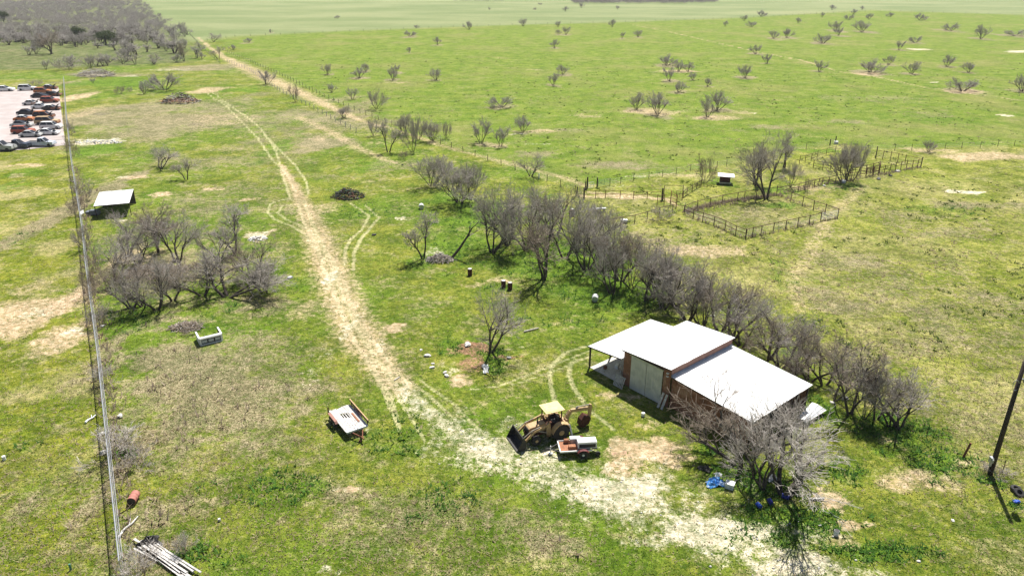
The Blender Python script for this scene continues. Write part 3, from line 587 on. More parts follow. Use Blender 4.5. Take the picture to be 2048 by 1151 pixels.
# named trees nearer by: (kind, px, py, h, w, label)
T_ = [
 (BIG[0],427,84,22,26,'bare tree beside the far end of the fence lane'),(VASE[2],404,119,17,18,'small bare tree left of the lane gate, far end'),(TALL[0],437,119,30,24,'bare tree at the left corner where the lane fence starts'),(VASE[1],467,100,13,16,'low bare shrub on the far lane fence line'),
 (VASE[3],330,180,43,60,'large grey bare thicket tree beyond the burnt heap'),(VASE[0],288,188,28,26,'small bare tree left of the large grey thicket tree'),(BUSH[1],241,188,20,20,'dark low bush near the bright green patch'),(BUSH[0],259,183,12,14,'smaller bush beside the dark low bush'),(VASE[4],186,166,11,10,'tiny bare sapling in the bright green patch'),
 (BIG[1],321,337,56,64,'bare spreading tree above the open shed, left of two'),(TALL[0],373,359,48,42,'dark forked bare tree, right of the pair above the open shed'),
 (BIG[0],193,131,30,36,'bare tree at the front of the woodland, leftmost of the row'),(BIG[1],246,128,26,30,'bare tree second in the front row of the woodland'),(TALL[0],271,129,24,22,'slim bare tree third in the front row of the woodland'),(BIG[2],307,128,28,38,'bare tree fourth in the front row of the woodland'),(VASE[0],353,125,20,24,'small bare tree fifth in the front row of the woodland'),(TALL[1],368,123,42,26,'tall bare tree at the right end of the woodland front row'),
 (BUSH[0],135,140,34,55,'dense grey thicket at the corner beyond the chain-link fence'),(TALL[1],103,108,54,50,'tallest grey tree standing in the left woodland'),(VASE[0],248,98,26,20,'bare tree right of the olive green tree'),(VASE[4],92,139,22,16,'thin bare tree left of the dense grey thicket'),(BUSH[0],70,172,18,34,'grey bush behind the white cars of the lot'),
 (VASE[2],533,169,34,36,'bare tree at the left edge of the dirt lane'),(TALL[1],591,203,38,20,'dark reddish slender tree on the lane fence'),(VASE[0],664,185,20,20,'bare bush on the far fence of the lane, left'),(VASE[4],705,199,26,22,'bare sapling on the far fence of the lane, right'),(FAN[0],753,218,44,44,'bare vase-shaped tree on the pasture fence above the thicket'),
 (FAN[1],688,236,28,34,'low pale bare bush between the two lane fences'),(FAN[0],747,271,38,30,'bare tree at the left end of the fence thicket'),(TALL[0],777,304,72,44,'tall dark-trunked tree at the left of the fence thicket'),(FAN[1],809,269,46,40,'vase-shaped bare tree behind the tall dark-trunked one'),(FAN[0],836,281,52,38,'bare tree in the middle of the fence thicket'),
 (FAN[0],826,304,66,38,'forward bare tree of the fence thicket'),(FAN[1],865,281,46,48,'broad bare tree at the right of the fence thicket'),(FAN[0],893,277,36,24,'slim bare tree at the right end of the fence thicket'),(BUSH[1],807,318,20,18,'small bush below the fence thicket'),
 (BIG[0],1062,352,50,50,'bare tree by the fence left of the corral lane'),
 (FAN[1],865,372,74,84,'broad grey tree at the top of the tree line'),(FAN[1],919,404,90,112,'large rounded grey tree second in the tree line'),(FAN[0],940,398,80,70,'grey tree tucked behind the large rounded one'),
 (TALL[0],846,516,84,66,'lone bare tree left of the brush pile'),
 (BIG[2],984,505,120,110,'dense bare tree right of the leaning tree'),(BIG[0],1018,490,118,110,'bare tree behind the dense one near the leaning tree'),(BIG[1],1052,500,110,100,'bare tree between the leaning tree and the large forked tree'),(BIG[3],1090,557,140,130,'large forked bare tree with dark trunk above the white tank'),
 (BIG[0],1130,515,110,110,'bare tree behind the large forked tree'),(BIG[2],1174,540,112,110,'bare tree in the middle of the tree line'),(BIG[1],1193,500,90,90,'smaller bare tree behind the middle of the tree line'),(BIG[3],1242,562,122,110,'dark forked bare tree right of the middle of the tree line'),(BIG[2],1226,586,110,110,'bare tree just right of the white tank'),
 (BIG[1],1290,600,112,110,'bare tree left of and behind the barn'),(BIG[0],1325,618,110,110,'bare tree behind the barn lean-to roof'),(BIG[2],1375,640,108,120,'bare tree directly behind the barn'),(BIG[3],1441,660,120,120,'thick-trunked bare tree behind the barn'),(BIG[1],1482,692,100,110,'bare tree behind the barn roof step'),
 (BIG[0],1535,718,100,120,'low grey bare tree behind the low barn roof'),(BIG[2],1590,745,95,110,'grey bare tree behind the far corner of the low roof'),(FAN[1],1345,590,80,80,'hazy grey bush beyond the barn'),
 (BIG[3],1648,770,100,110,'grey-brown bare tree right of the sheet stack'),(TALL[1],1700,828,132,110,'tall brown bare tree right of the barn'),(TALL[0],1752,838,110,80,'bare tree between the tall brown tree and the last tree'),(BIG[0],1801,856,105,140,'spreading bare tree at the lower end of the tree line'),
 (BIG[1],980,703,122,115,'lone bare tree with red soil beside it, centre of the yard'),
 (OPEN[1],1478,928,150,180,'brown bare tree leaning over the barn corner'),(OPEN[0],1512,942,160,150,'dense bare tree in front of the low barn roof'),(PALE[0],1524,974,135,165,'pale bare tree by the drive, left trunk'),(PALE[1],1569,988,175,290,'pale spreading bare tree by the drive, right trunk'),
 (TALL[1],317,503,92,100,'bare tree at the top of the left thicket'),(BIG[0],254,514,84,90,'bare tree at the left of the left thicket'),(BIG[1],275,530,70,80,'bare tree inside the left thicket'),(TALL[0],470,506,88,90,'bare tree at the upper right of the left thicket'),
 (BIG[3],262,615,92,100,'dark-stemmed bare tree at the lower left of the left thicket'),(BIG[1],287,612,80,90,'second dark-stemmed tree at the lower left of the left thicket'),(BIG[2],314,618,100,100,'third dark-stemmed tree of the left thicket'),(BIG[2],455,593,95,190,'low wide-spreading bare tree in the left thicket'),(FAN[1],530,585,72,80,'dense grey tree at the right end of the left thicket'),(BUSH[0],500,578,50,70,'grey bush in front of the dense grey tree'),(BUSH[1],395,560,50,110,'tangled bush in the middle of the left thicket'),(BUSH[0],340,560,50,90,'pale tangled bush in the left thicket'),
 (FAN[0],172,500,52,44,'bare bush beside the chain-link fence below the shed'),(BUSH[0],168,400,50,46,'grey bush between the fence and the open shed'),(BUSH[1],155,430,30,30,'small brown bush on the chain-link fence'),(BUSH[0],205,650,50,60,'twiggy bush on the chain-link fence, left of the truck cap'),(BUSH[2],212,770,46,50,'pale twiggy bush on the chain-link fence'),(BUSH[2],231,912,66,110,'pale wide bush leaning from the chain-link fence'),(BUSH[2],283,1148,60,100,'whitish twiggy bush near the timber pile'),(BUSH[0],268,930,40,80,'low grey bush beside the pale leaning bush'),(BUSH[2],370,1105,44,44,'whitish dead bush above the timber pile'),
 (BUSH[1],146,312,40,26,'brush on the chain-link fence near the lot corner'),(BUSH[0],141,270,34,22,'grey brush on the fence beside the white debris'),(BUSH[1],185,590,60,40,'brown brush on the fence beside the left thicket'),(BUSH[0],190,540,50,36,'grey brush on the fence below the bare bush'),
 (BUSH[1],1410,366,62,36,'dark brown bushy tree in the corral corner'),(BIG[3],1509,370,100,86,'bare tree inside the corral, left of three'),(BIG[1],1532,398,122,100,'bare tree on the corral fence, foremost of three'),(TALL[0],1568,335,78,50,'bare tree behind the corral trees'),(FAN[0],1580,374,56,40,'small bare tree right of the foremost corral tree'),
 (FAN[1],1688,364,86,76,'dense round tree in the rear corral, left'),(FAN[0],1702,362,84,70,'dense round tree in the rear corral, right'),(BUSH[1],1612,384,32,16,'vine-covered stump on the corral fence'),(BUSH[0],1322,440,34,52,'round grey bush on the corral fence'),(FAN[0],1190,445,44,40,'thin bare tree in front of the white trough'),(BUSH[0],1990,950,26,60,'pale weeds at the foot of the utility pole'),(BUSH[1],385,660,22,50,'dark green-brown bush behind the truck cap')]
FILL = [(1068,480,100,90),(1110,470,95,90),(1152,505,110,95),(1205,545,110,100),(1262,572,112,100),(1312,596,100,100),(1350,612,105,100),(1405,650,105,110),(1462,680,100,110),(1560,735,100,115),(1618,762,100,110),(1668,800,100,100),(1728,836,105,90),(1780,852,80,80)]
T_ += [((BIG + FAN + OPEN)[(i_ * 3) % 8], x_, y_, h_, w_, f'grey tree at the back of the tree line, {ORD[i_]} from its upper end') for i_, (x_, y_, h_, w_) in enumerate(FILL)]
FILL2 = [(355,525,95,100,'bare tree in the middle of the upper left thicket'),(230,560,80,90,'grey tree at the left edge of the left thicket'),(405,590,90,110,'bare tree in the lower middle of the left thicket'),(510,560,80,90,'bare tree near the right edge of the left thicket'),(440,520,80,90,'grey tree left of the forked one in the upper thicket'),(345,600,80,90,'low bare tree right of the dark-stemmed ones')]
T_ += [((BIG + OPEN)[i_], *f_) for i_, f_ in enumerate(FILL2)]
for k, px, py, h, wd, lab in T_:
    if k in BIG + TALL + OPEN and py > 380: h *= 1.18
    nm = 'bare_bush' if k in BUSH else 'bare_tree'; wd *= 1.25 if k in BIG + TALL + PALE + OPEN else 1.12
    plant(k, px, py, h, wd, lab, nm, cat='bush' if nm == 'bare_bush' else 'tree')
for o in list(bpy.data.objects):
    l_ = o.get('label', '')
    if l_.startswith('pale spreading bare tree by the drive'): o.rotation_euler = (R(-8), R(22), 0)
    if l_.startswith('pale bare tree by the drive'): o.rotation_euler = (R(-10), R(-4), 0)
    if l_.startswith('brown bare tree leaning over'): o.rotation_euler = (R(-14), R(-20), 0)
    if l_.startswith('dense bare tree in front of the low'): o.rotation_euler = (R(-8), R(-5), 1.0)
# the leaning tree
low, high = gen_tree(77, 1, (.02, .05), 4.2, .2, (4, 4, 4), .5, .0, jit=.08, tmin=.6, spread=.7)
V1, T1 = tubes_np(low, 7); V2, T2 = tubes_np(high, 3); e = empty('leaning_tree', G(903, 516), 0, 'dead tree leaning right with a long bare dark trunk', 'tree')
e.rotation_euler = (0, R(38), 0); e.scale = (1.0, 1.0, 1.35)
link('trunk', np_mesh('trunk', V1, T1, bark, None, True), e); link('crown', np_mesh('crown', V2, T2, twig_pale, None, True), e)

# two leafy trees in front of the woodland
def leafy(px, py, h, wd, label, seed):
    p = G(px, py); e = empty('leafy_tree', p, 0, label, 'tree'); W = wd * mpp(px, py); Hh = height(px, py, h); r = np.random.default_rng(seed)
    mb = MB(); mb.tube((0, 0, -.2), (.2, .1, Hh * .45), W * .035, W * .025, 7)
    for k in range(6):
        a = k * 1.05; mb.tube((.15, .1, Hh * .3), (math.cos(a) * W * .3, math.sin(a) * W * .3, Hh * .65), W * .02, W * .008, 5)
    mb.obj('trunk', bark, e)
    n = 4200; cen = r.normal(size=(26, 3)); cen /= np.linalg.norm(cen, axis=1, keepdims=True); cen *= r.random((26, 1)) ** .4 * [[W * .38, W * .38, Hh * .26]]; cen[:, 2] += Hh * .62
    c = cen[r.integers(0, 26, n)] + r.normal(size=(n, 3)) * [W * .075, W * .075, Hh * .06]
    a = r.normal(size=(n, 3)); b = r.normal(size=(n, 3)); s = .16 + .16 * r.random((n, 1))
    a /= np.linalg.norm(a, axis=1, keepdims=True); b /= np.linalg.norm(b, axis=1, keepdims=True)
    V = np.stack([c + a * s, c - a * s * .6 + b * s, c - b * s], 1).reshape(-1, 3)
    link('crown', np_mesh('crown', V, np.arange(len(V)).reshape(-1, 3), leaf_dark), e)
leafy(212, 90, 32, 52, 'olive green spreading tree at the front of the woodland', 1)
leafy(160, 85, 34, 30, 'dark green rounded tree at the front of the woodland', 2)
leafy(8, 45, 26, 26, 'green tree at the left edge, far in the woodland', 3)

# woodland
def edge_x(y):        # right edge of the wood at distance y
    a = [(G(x, yy).y, G(x, yy).x) for x, yy in ((388, 122), (380, 85), (335, 52), (300, 28), (268, -8), (250, -30))]
    return float(np.interp(y, [q[0] for q in a], [q[1] for q in a]))
rw = random.Random(5); wood = []
tries = 0
while len(wood) < 4300 and tries < 120000:
    tries += 1; y = rw.uniform(290, 1250) ; x = rw.uniform(-0.85 * y, edge_x(y) + 6)
    if rw.random() > (edge_x(y) + 8 - x) / 22: continue
    if vnoise(np.array([x]), np.array([y]), 38.0, 9)[0] < .27 and rw.random() < .85: continue
    if y < 520 and rw.random() < 0.93 - max(0, y - 330) / 200: continue
    if y < 330 and x < -0.62 * y and rw.random() < .8: continue
    wood.append((y, x))
wood.sort(); near = [p for p in wood if p[1] > -0.75 * p[0]][:290]; ns = set(near); rest = [p for p in wood if p not in ns]
wlab = {}
for b_ in range(4):
    for i_, q_ in enumerate(sorted([p for p in near if p[1] > -0.70 * p[0]][b_ * 15:b_ * 15 + 15], key=lambda p: -p[1] / p[0])):
        wlab[q_] = f"grey tree in the {('front', 'second', 'third', 'fourth')[b_]} rank of the far-left woodland, {ORD[i_]} from right"
for k, (y, x) in enumerate(near):
    s = rw.uniform(.75, 1.3); f = FAR[k % 3] if k % 5 else VASE[k % 5]
    plant(f, 0, 0, 0, 0, wlab.get((y, x), 'grey leafless tree deep inside the woodland at the far left'), 'woodland_tree', 'trees of the woodland at the far left', pos=(x, y, 0), hw=(rw.uniform(3.8, 5.4) * s, rw.uniform(5, 7.5) * s))
def gn_instances(name, pts, sources, label):
    me = bpy.data.meshes.new(name); me.from_pydata([(p[0], p[1], 0) for p in pts], [], [])
    sz = me.attributes.new('size', 'FLOAT', 'POINT'); sz.data.foreach_set('value', [p[2] for p in pts])
    o = link(name, me); t = bpy.data.node_groups.new(name, 'GeometryNodeTree')
    t.interface.new_socket('Geometry', in_out='INPUT', socket_type='NodeSocketGeometry'); t.interface.new_socket('Geometry', in_out='OUTPUT', socket_type='NodeSocketGeometry')
    N = t.nodes; a = N.new('NodeGroupInput'); b = N.new('NodeGroupOutput'); ins = N.new('GeometryNodeInstanceOnPoints'); ji = N.new('GeometryNodeJoinGeometry')
    gi = N.new('GeometryNodeGeometryToInstance')
    for s in sources:
        oi = N.new('GeometryNodeObjectInfo'); oi.inputs['Object'].default_value = s; oi.transform_space = 'ORIGINAL'; t.links.new(oi.outputs['Geometry'], gi.inputs[0])
    rv = N.new('FunctionNodeRandomValue'); rv.data_type = 'FLOAT_VECTOR'; rv.inputs[0].default_value = (0, 0, 0); rv.inputs[1].default_value = (0, 0, 6.28)
    at = N.new('GeometryNodeInputNamedAttribute'); at.data_type = 'FLOAT'; at.inputs['Name'].default_value = 'size'
    ins.inputs['Pick Instance'].default_value = True
    ri = N.new('FunctionNodeRandomValue'); ri.data_type = 'INT'; ri.inputs[4].default_value = 0; ri.inputs[5].default_value = len(sources) - 1
    t.links.new(a.outputs[0], ins.inputs['Points']); t.links.new(gi.outputs[0], ins.inputs['Instance'])
    t.links.new(rv.outputs[0], ins.inputs['Rotation']); t.links.new(at.outputs[0], ins.inputs['Scale']); t.links.new(ri.outputs[2], ins.inputs['Instance Index'])
    t.links.new(ins.outputs[0], b.inputs[0])
    md = o.modifiers.new('nodes', 'NODES'); md.node_group = t; return tag(o, label, kind='stuff')
far_crowns = []
for o in bpy.data.objects:
    if o.name.startswith('crown') and o.data in [k.crown for k in FAR] and o.data not in [c.data for c in far_crowns]: far_crowns.append(o)
gn_instances('far_woodland', [(x, y, rw.uniform(.9, 1.5)) for y, x in rest], far_crowns, 'mass of grey leafless trees in the far woodland')
tl = []
for _ in range(620):
    px = rw.uniform(1148, 1440); y0 = rw.uniform(6, 9) - max(0, (px - 1380) / 20); p = G(px, y0); tl.append((p.x, p.y + rw.uniform(0, 40), rw.uniform(.8, 1.4)))
for _ in range(260):
    px = rw.uniform(905, 1010); p = G(px, 2.5); tl.append((p.x, p.y + rw.uniform(0, 60), rw.uniform(.7, 1.1)))
for _ in range(500):
    px = rw.uniform(260, 900); p = G(px, -2); tl.append((p.x, p.y + rw.uniform(0, 60), rw.uniform(.7, 1.1)))
for _ in range(700):
    px = rw.uniform(-300, 3000); p = G(px, -14); tl.append((p.x, p.y + rw.uniform(0, 160), rw.uniform(.8, 1.2)))
gn_instances('distant_treeline', tl, far_crowns, 'dark line of bare trees at the far side of the fields')

# ------------------------------------------------------------ fences
POST = {}
def unit_tube(mat, n=7):
    k = (mat.name, n)
    if k not in POST: POST[k] = MB().tube((0, 0, 0), (0, 0, 1), 1, 1, n).mesh('post', mat, False)
    return POST[k]
def put_between(name, me, p, q, r, parent, base):
    p, q = Vector(p) - base, Vector(q) - base; d = q - p
    o = link(name, me, parent, p, d.to_track_quat('Z', 'Y').to_euler(), (r, r, d.length)); return o
def fence(name, pts, label, post_h=1.3, post_r=0.06, spacing=2.2, rails=(), rail_r=0.04, mat=None, wires=(), group=None, tilt=0.03, exact=False, post_mat=None, cat='fence'):
    g = [G(*p) for p in pts]; base = g[0].copy(); e = empty(name, base, 0, label, cat, group); mat = mat or pipe_rust; post_mat = post_mat or mat
    P = [g[0]]
    for a, b in zip(g[:-1], g[1:]):
        k = 1 if exact else max(1, round((b - a).length / spacing))
        P += [a.lerp(b, (j + 1) / k) for j in range(k)]
    um = unit_tube(post_mat); ur = unit_tube(mat, 5)
    for p in (P[:-1] if (P[0] - P[-1]).length < .05 else P):
        put_between('post', um, p + Vector((0, 0, -.1)), p + Vector((random.gauss(0, tilt), random.gauss(0, tilt), post_h * random.uniform(.97, 1.05))), post_r, e, base)
    for z in rails:
        for a, b in zip(P[:-1], P[1:]): put_between('rail', ur, a + Vector((0, 0, z)), b + Vector((0, 0, z)), rail_r, e, base)
    if wires:
        mb = MB()
        for z in wires:
            for a, b in zip(P[:-1], P[1:]):
                m_ = (a + b) / 2 - base + Vector((0, 0, z - .03)); mb.tube(a - base + Vector((0, 0, z)), m_, .008, .008, 3, False); mb.tube(m_, b - base + Vector((0, 0, z)), .008, .008, 3, False)
        mb.obj('wire', silver, e)
    return e
# chain-link fence
cmat = NT('chain_link_mesh')
v1 = cmat.t.nodes.new('ShaderNodeTexWave'); v1.inputs['Scale'].default_value = 9.0; v1.bands_direction = 'DIAGONAL'; cmat.t.links.new(cmat.mapped(), v1.inputs['Vector'])
v2 = cmat.t.nodes.new('ShaderNodeTexWave'); v2.inputs['Scale'].default_value = 9.0; v2.bands_direction = 'DIAGONAL'; cmat.t.links.new(cmat.mapped(scale=(-1, -1, 1)), v2.inputs['Vector'])
al = cmat.math('MAXIMUM', cmat.step(v1.outputs['Fac'], .62, .8), cmat.step(v2.outputs['Fac'], .62, .8))
cmat.set(Base_Color=(0.50, 0.50, 0.52), Roughness=0.5, Metallic=0.2, Alpha=cmat.math('MULTIPLY', al, 0.32))
g = [G(*p) for p in CHAIN]; base = g[0].copy(); e = empty('chain_link_fence', base, 0, 'long grey chain-link fence along the left side of the yard', 'fence')
P = [g[0]]
for a, b in zip(g[:-1], g[1:]):
    k = max(1, round((b - a).length / 3.0)); P += [a.lerp(b, (j + 1) / k) for j in range(k)]
um = unit_tube(silver); FH = 1.8
for i_, p in enumerate(P): put_between('post', um, p + Vector((0, 0, -.1)), p + Vector((0, 0, FH + .05)), .035, e, base)
for i_, p in enumerate(P):                       # outward arms over the posts
    put_between('arm', um, p + Vector((0, 0, FH)), p + Vector((.22, .12, FH + .28)), .02, e, base)
for a, b in zip(P[:-1], P[1:]):
    put_between('top_rail', unit_tube(silver, 5), a + Vector((0, 0, FH)), b + Vector((0, 0, FH)), .042, e, base)
    put_between('bottom_wire', unit_tube(silver, 5), a + Vector((0, 0, .06)), b + Vector((0, 0, .06)), .008, e, base)
    MB().add([a - base + Vector((0, 0, .04)), b - base + Vector((0, 0, .04)), b - base + Vector((0, 0, FH - .02)), a - base + Vector((0, 0, FH - .02))], [(0, 1, 2, 3)]).obj('mesh_panel', cmat.m, e)
mb = MB()
for k in (0, 1):
    for a, b in zip(P[:-1], P[1:]):
        o_ = Vector((.11 + .11 * k, .06 + .06 * k, FH + .14 + .14 * k)) - base; mb.tube(a + o_, b + o_, .012, .012, 3, False)
mb.obj('wire', silver, e)

fence('lot_fence', [(137, 291), (60, 300), (-60, 309), (-200, 320)], 'low dark wire fence between the salvage lot and the left lawn', 1.5, .05, 3.0, (1.45,), .03, black_iron, (.5, 1.0))
PR = (0.1, 0.65, 1.25)
fence('pen_fence', [(1368,427),(1386,435),(1405,442),(1428,449),(1450,458),(1471,469),(1491,476)], 'rusty pipe fence on the left front side of the corral pen', 1.35, .06, 2, (1.28, .7), .048, exact=True, wires=(.3, .5, .9, 1.1))
fence('pen_fence', [(1491,476),(1504.5,472),(1521.6,468.5),(1546,462.5),(1571.6,457),(1595,452),(1618,447.5),(1641,441)], 'rusty pipe fence on the right front side of the corral pen', 1.35, .06, 2, (1.28,), .048, exact=True, wires=(.3, .5, .7, .9, 1.1))
fence('pen_fence', [(1675,435.3),(1650,426.5),(1626.6,418.5),(1604.6,409.7),(1581.4,401),(1553,389)], 'rusty pipe fence on the right rear side of the corral pen', 1.5, .06, 2, (1.4,), .048, exact=True, wires=(.3, .6, .9, 1.1))
fence('pen_fence', [(1553,389),(1536,391.5),(1512,395),(1489,397),(1475,400),(1444.7,405),(1420,411.5),(1394.6,416.5),(1368,427)], 'rusty pipe fence along the left rear side of the corral pen', 1.35, .06, 2, (1.28,), .048, exact=True, wires=(.3, .6, .9))
fence('corral_fence', [(1168,397),(1191,395.5),(1211,395.5),(1240,396),(1267,397),(1294,397),(1324,399)], 'two-rail rusty pipe fence from the dark post to the gate frame', 1.3, .055, 2, (1.25, .68), .035, rust_iron, exact=True)
fence('corral_fence', [(1366,395),(1374,389),(1384,383),(1393,377),(1402,372)], 'short steep pipe fence behind the gate frame', 1.15, .055, 2, (1.1, .6), .048, exact=True)
fence('corral_fence', [(1368,427),(1345,424.5),(1318,431),(1294,439),(1269,446),(1243,450),(1200,458)], 'pipe fence running left from the corral through a round bush', 1.3, .055, 2, (1.25,), .048, exact=True, wires=(.4, .8))
fence('corral_fence', [(1314,412),(1328,411),(1340.7,409),(1352.4,414)], 'red-brown pipe panel beside the gate frame', 1.9, .05, 2, (1.8, 1.2, .6), .03, rust_iron, exact=True)
fence('corral_fence', [(1340.7,402.5),(1352.4,414)], 'tall red-brown pipe panel set across the passage', 1.9, .05, 2, (1.75, 1.1, .5), .03, orange_rust, exact=True)
fence('gate_frame', [(1326.8,397),(1364,397)], 'tall thin pipe gate frame with a top bar', 2.3, .05, 9, (2.25,), .04, exact=True, cat='gate')
fence('corral_fence', [(1553,389),(1596,381.6),(1610,378),(1628,373),(1637,371),(1644,369),(1656,367),(1670.5,364.5),(1690,361),(1712,357),(1731.6,353.5)], 'pipe fence from the pen to the rear corral', 1.3, .055, 2, (1.25, .7), .048, exact=True)
fence('corral_fence', [(1731.6,353.5),(1739,353),(1746,352),(1756,350),(1768,347.4),(1779,345),(1790,341.5),(1801,339),(1812,337.7),(1824,337.5),(1834,335.5),(1841.4,334)], 'front of the rear corral with close dark posts', 1.7, .06, 2, (1.5, .9), .035, dark_rust, exact=True)
fence('corral_fence', [(1841.4,334),(1809.7,327),(1795,323.5),(1780,320.6),(1764.5,318.5),(1751,316)], 'back of the rear corral with tall dark posts', 1.8, .06, 2, (1.6,), .035, dark_rust, exact=True, wires=(.4, .8, 1.2))
fence('corral_fence', [(1626.6,335),(1645,339),(1660,341),(1680,345),(1700,348),(1720,350),(1731.6,353)], 'inner rail fence of the rear corral', 1.5, .06, 2, (1.4, .9, .4), .035, dark_rust, exact=True)
fence('corral_fence', [(1598.5,326),(1610,324.5),(1622,321),(1634,316),(1652,310),(1670,306)], 'rear pipe fence left of the round corral trees', 1.5, .05, 2, (1.4, .9, .4), .03, exact=True)
fence('cattle_chute', [(1731.6,345),(1745,342),(1758,338),(1758,345),(1745,349),(1731.6,352)], 'dark narrow cattle chute in the rear corral', 1.5, .07, 2, (1.4, .9, .4), .05, dark_rust, exact=True, cat='cattle chute')
fence('wire_fence', [(1220,371),(1241,367),(1267,361.5),(1297.5,357),(1325,352.7),(1352,347.6),(1381,341),(1434,335),(1453,331.6),(1500,322),(1560,310),(1612,299),(1659.5,290),(1670.5,286)], 'barbed wire fence behind the corral', 1.25, .045, 2, (), .03, dark_wood, (.4, .75, 1.1), exact=True)
fence('wire_fence', [(1735,301),(1789,301),(1823,300),(1857,299),(1890,297),(1923,296),(1960,294.5),(1995,293),(2028,291.5),(2062,290),(2100,288)], 'barbed wire fence running right from the rear corral', 1.25, .045, 2, (), .03, dark_wood, (.4, .75, 1.1), exact=True)
fence('lane_fence', [(452,104),(560,150),(640,190),(720,226),(860,280),(950,312),(1060,350),(1094,362),(1150,384)], 'wire fence with thin posts between the lane and the pasture', 1.2, .06, 4.2, (), .03, dark_wood, (.4, .75, 1.1))
fence('lane_fence', [(455,124),(500,142),(560,183),(620,214),(712,265)], 'post and wire fence on the yard side of the lane', 1.2, .08, 4.0, (), .03, grey_wood, (.4, .75, 1.1), tilt=.08)
fence('lane_fence', [(380,70),(404,96),(440,128)], 'wire fence at the far left end of the lane', 1.2, .06, 6, (), .03, dark_wood, (.4, .75, 1.1))
fence('field_edge_fence', [(395,85),(470,74),(700,63),(1000,51),(1230,45),(1480,37),(1740,22),(2048,30)], 'post fence along the far edge of the green pasture', 1.2, .07, 9, (), .03, dark_wood, ())
for k, (px, py, h, r_, lab) in enumerate([(1168,397,1.9,.14,'thick dark post at the left end of the two-rail fence'),(1154,387,1.2,.12,'short dark post left of the corral entrance'),(1174,377,2.1,.14,'tall dark post in front of the green gate'),(1171,379,1.4,.11,'shorter dark post touching the tall one'),(1194,374,1.7,.13,'dark post holding the green gate'),(1324,400,2.0,.15,'thick dark post at the gate frame'),(1751,316,2.4,.10,'tallest post at the back of the rear corral'),(1841,334,2.0,.1,'corner post at the right end of the rear corral'),
      (1659.5,290,1.3,.12,'dark post on the wire fence, left of a pair'),(1670.5,286,1.5,.12,'dark post on the wire fence, right of a pair'),(1927,913,1.35,.09,'leaning rusty fence post left of the utility pole'),(1853,872,1.2,.03,'thin steel stake near the last tree of the line'),(2004,945,1.2,.03,'thin steel stake right of the utility pole'),(1078,356,.8,.12,'short white post near the lane fence')]):
    o = MB().tube((0, 0, -.1), (random.uniform(-.05, .05), random.uniform(-.05, .05), h), r_, r_ * .9, 9).obj('fence_post', white if k == 13 else rust_iron if k == 10 else dark_wood, loc=G(px, py)); tag(o, lab, 'post')
    if k == 10: o.rotation_euler = (0, R(9), 0)
def gate(p0, p1, label, mat, h=1.25, nb=5):
    a, b = G(*p0), G(*p1); base = a.copy(); e = empty('farm_gate', base, 0, label, 'gate'); z = Vector((0, 0, 1))
    for t in (0, .5, 1): put_between('upright', unit_tube(mat, 6), a.lerp(b, t) + z * .15, a.lerp(b, t) + z * h, .03, e, base)
    for k in range(nb): zz = .18 + (h - .2) * k / (nb - 1); put_between('bar', unit_tube(mat, 6), a + z * zz, b + z * zz, .028, e, base)
    return e
gate((1196, 374), (1220, 370), 'green farm gate beyond the dark corral posts', green_paint)
gate((1176, 377), (1187, 376), 'short white rail gate between the dark posts', white, 1.1, 3)
gate((1099, 406), (1136, 402), 'dark green farm gate left of the corral', green_paint, 1.4)
gate((1086, 409), (1098, 406), 'narrow dark gate panel next to the dark green gate', green_paint, 1.3, 4)
gate((1642, 441), (1674, 435.5), 'white barred gate at the right corner of the pen', white, 1.2)
gate((1366, 398), (1352, 396), 'rusty gate panel under the gate frame', rust_iron, 1.3, 4)

# ------------------------------------------------------------ barn
def ribbed(mb, L, W, mtx, rib=.025, nr=4, th=.006, rag=0.0):
    """ribbed sheet, L along local x, W along local y"""
    ys = []; st = W / nr
    for k in range(nr):
        for f, z in ((0, rib), (.12, rib), (.24, 0), (.88, 0)): ys.append((k * st + f * st, z))
    ys.append((W, rib * .9))
    n = len(ys); vs = []
    for x in (0, L):
        for dz in (0, -th):
            for y, z in ys: vs.append(mtx @ Vector((x, y, z + dz)))
    fs = []
    for j in range(n - 1):
        fs.append((j, j + 1, 2 * n + j + 1, 2 * n + j)); fs.append((n + j + 1, n + j, 3 * n + j, 3 * n + j + 1))
        fs.append((j + 1, j, n + j, n + j + 1)); fs.append((2 * n + j, 2 * n + j + 1, 3 * n + j + 1, 3 * n + j))
    fs.append((0, 2 * n, 3 * n, n)); fs.append((n - 1, 2 * n - 1, 4 * n - 1, 3 * n - 1))
    mb.add(vs, fs)
def roof(parent, x0, x1, y0, y1, z0, z1, mat, name='roof_panel', w_=.92):
    """panels side by side along y, ribs along x, z0 at x0 to z1 at x1"""
    n = max(1, round((y1 - y0) / w_)); st = (y1 - y0) / n; sl = math.atan2(z1 - z0, x1 - x0); L = math.hypot(x1 - x0, z1 - z0)
    for k in range(n):
        m4 = Matrix.Translation((x0 + random.uniform(-.02, .02), y0 + k * st, z0 + (k % 2) * .004)) @ Matrix.Rotation(-sl, 4, 'Y')
        mb = MB(); ribbed(mb, L, st - .004, m4); mb.obj(name, mat, parent)
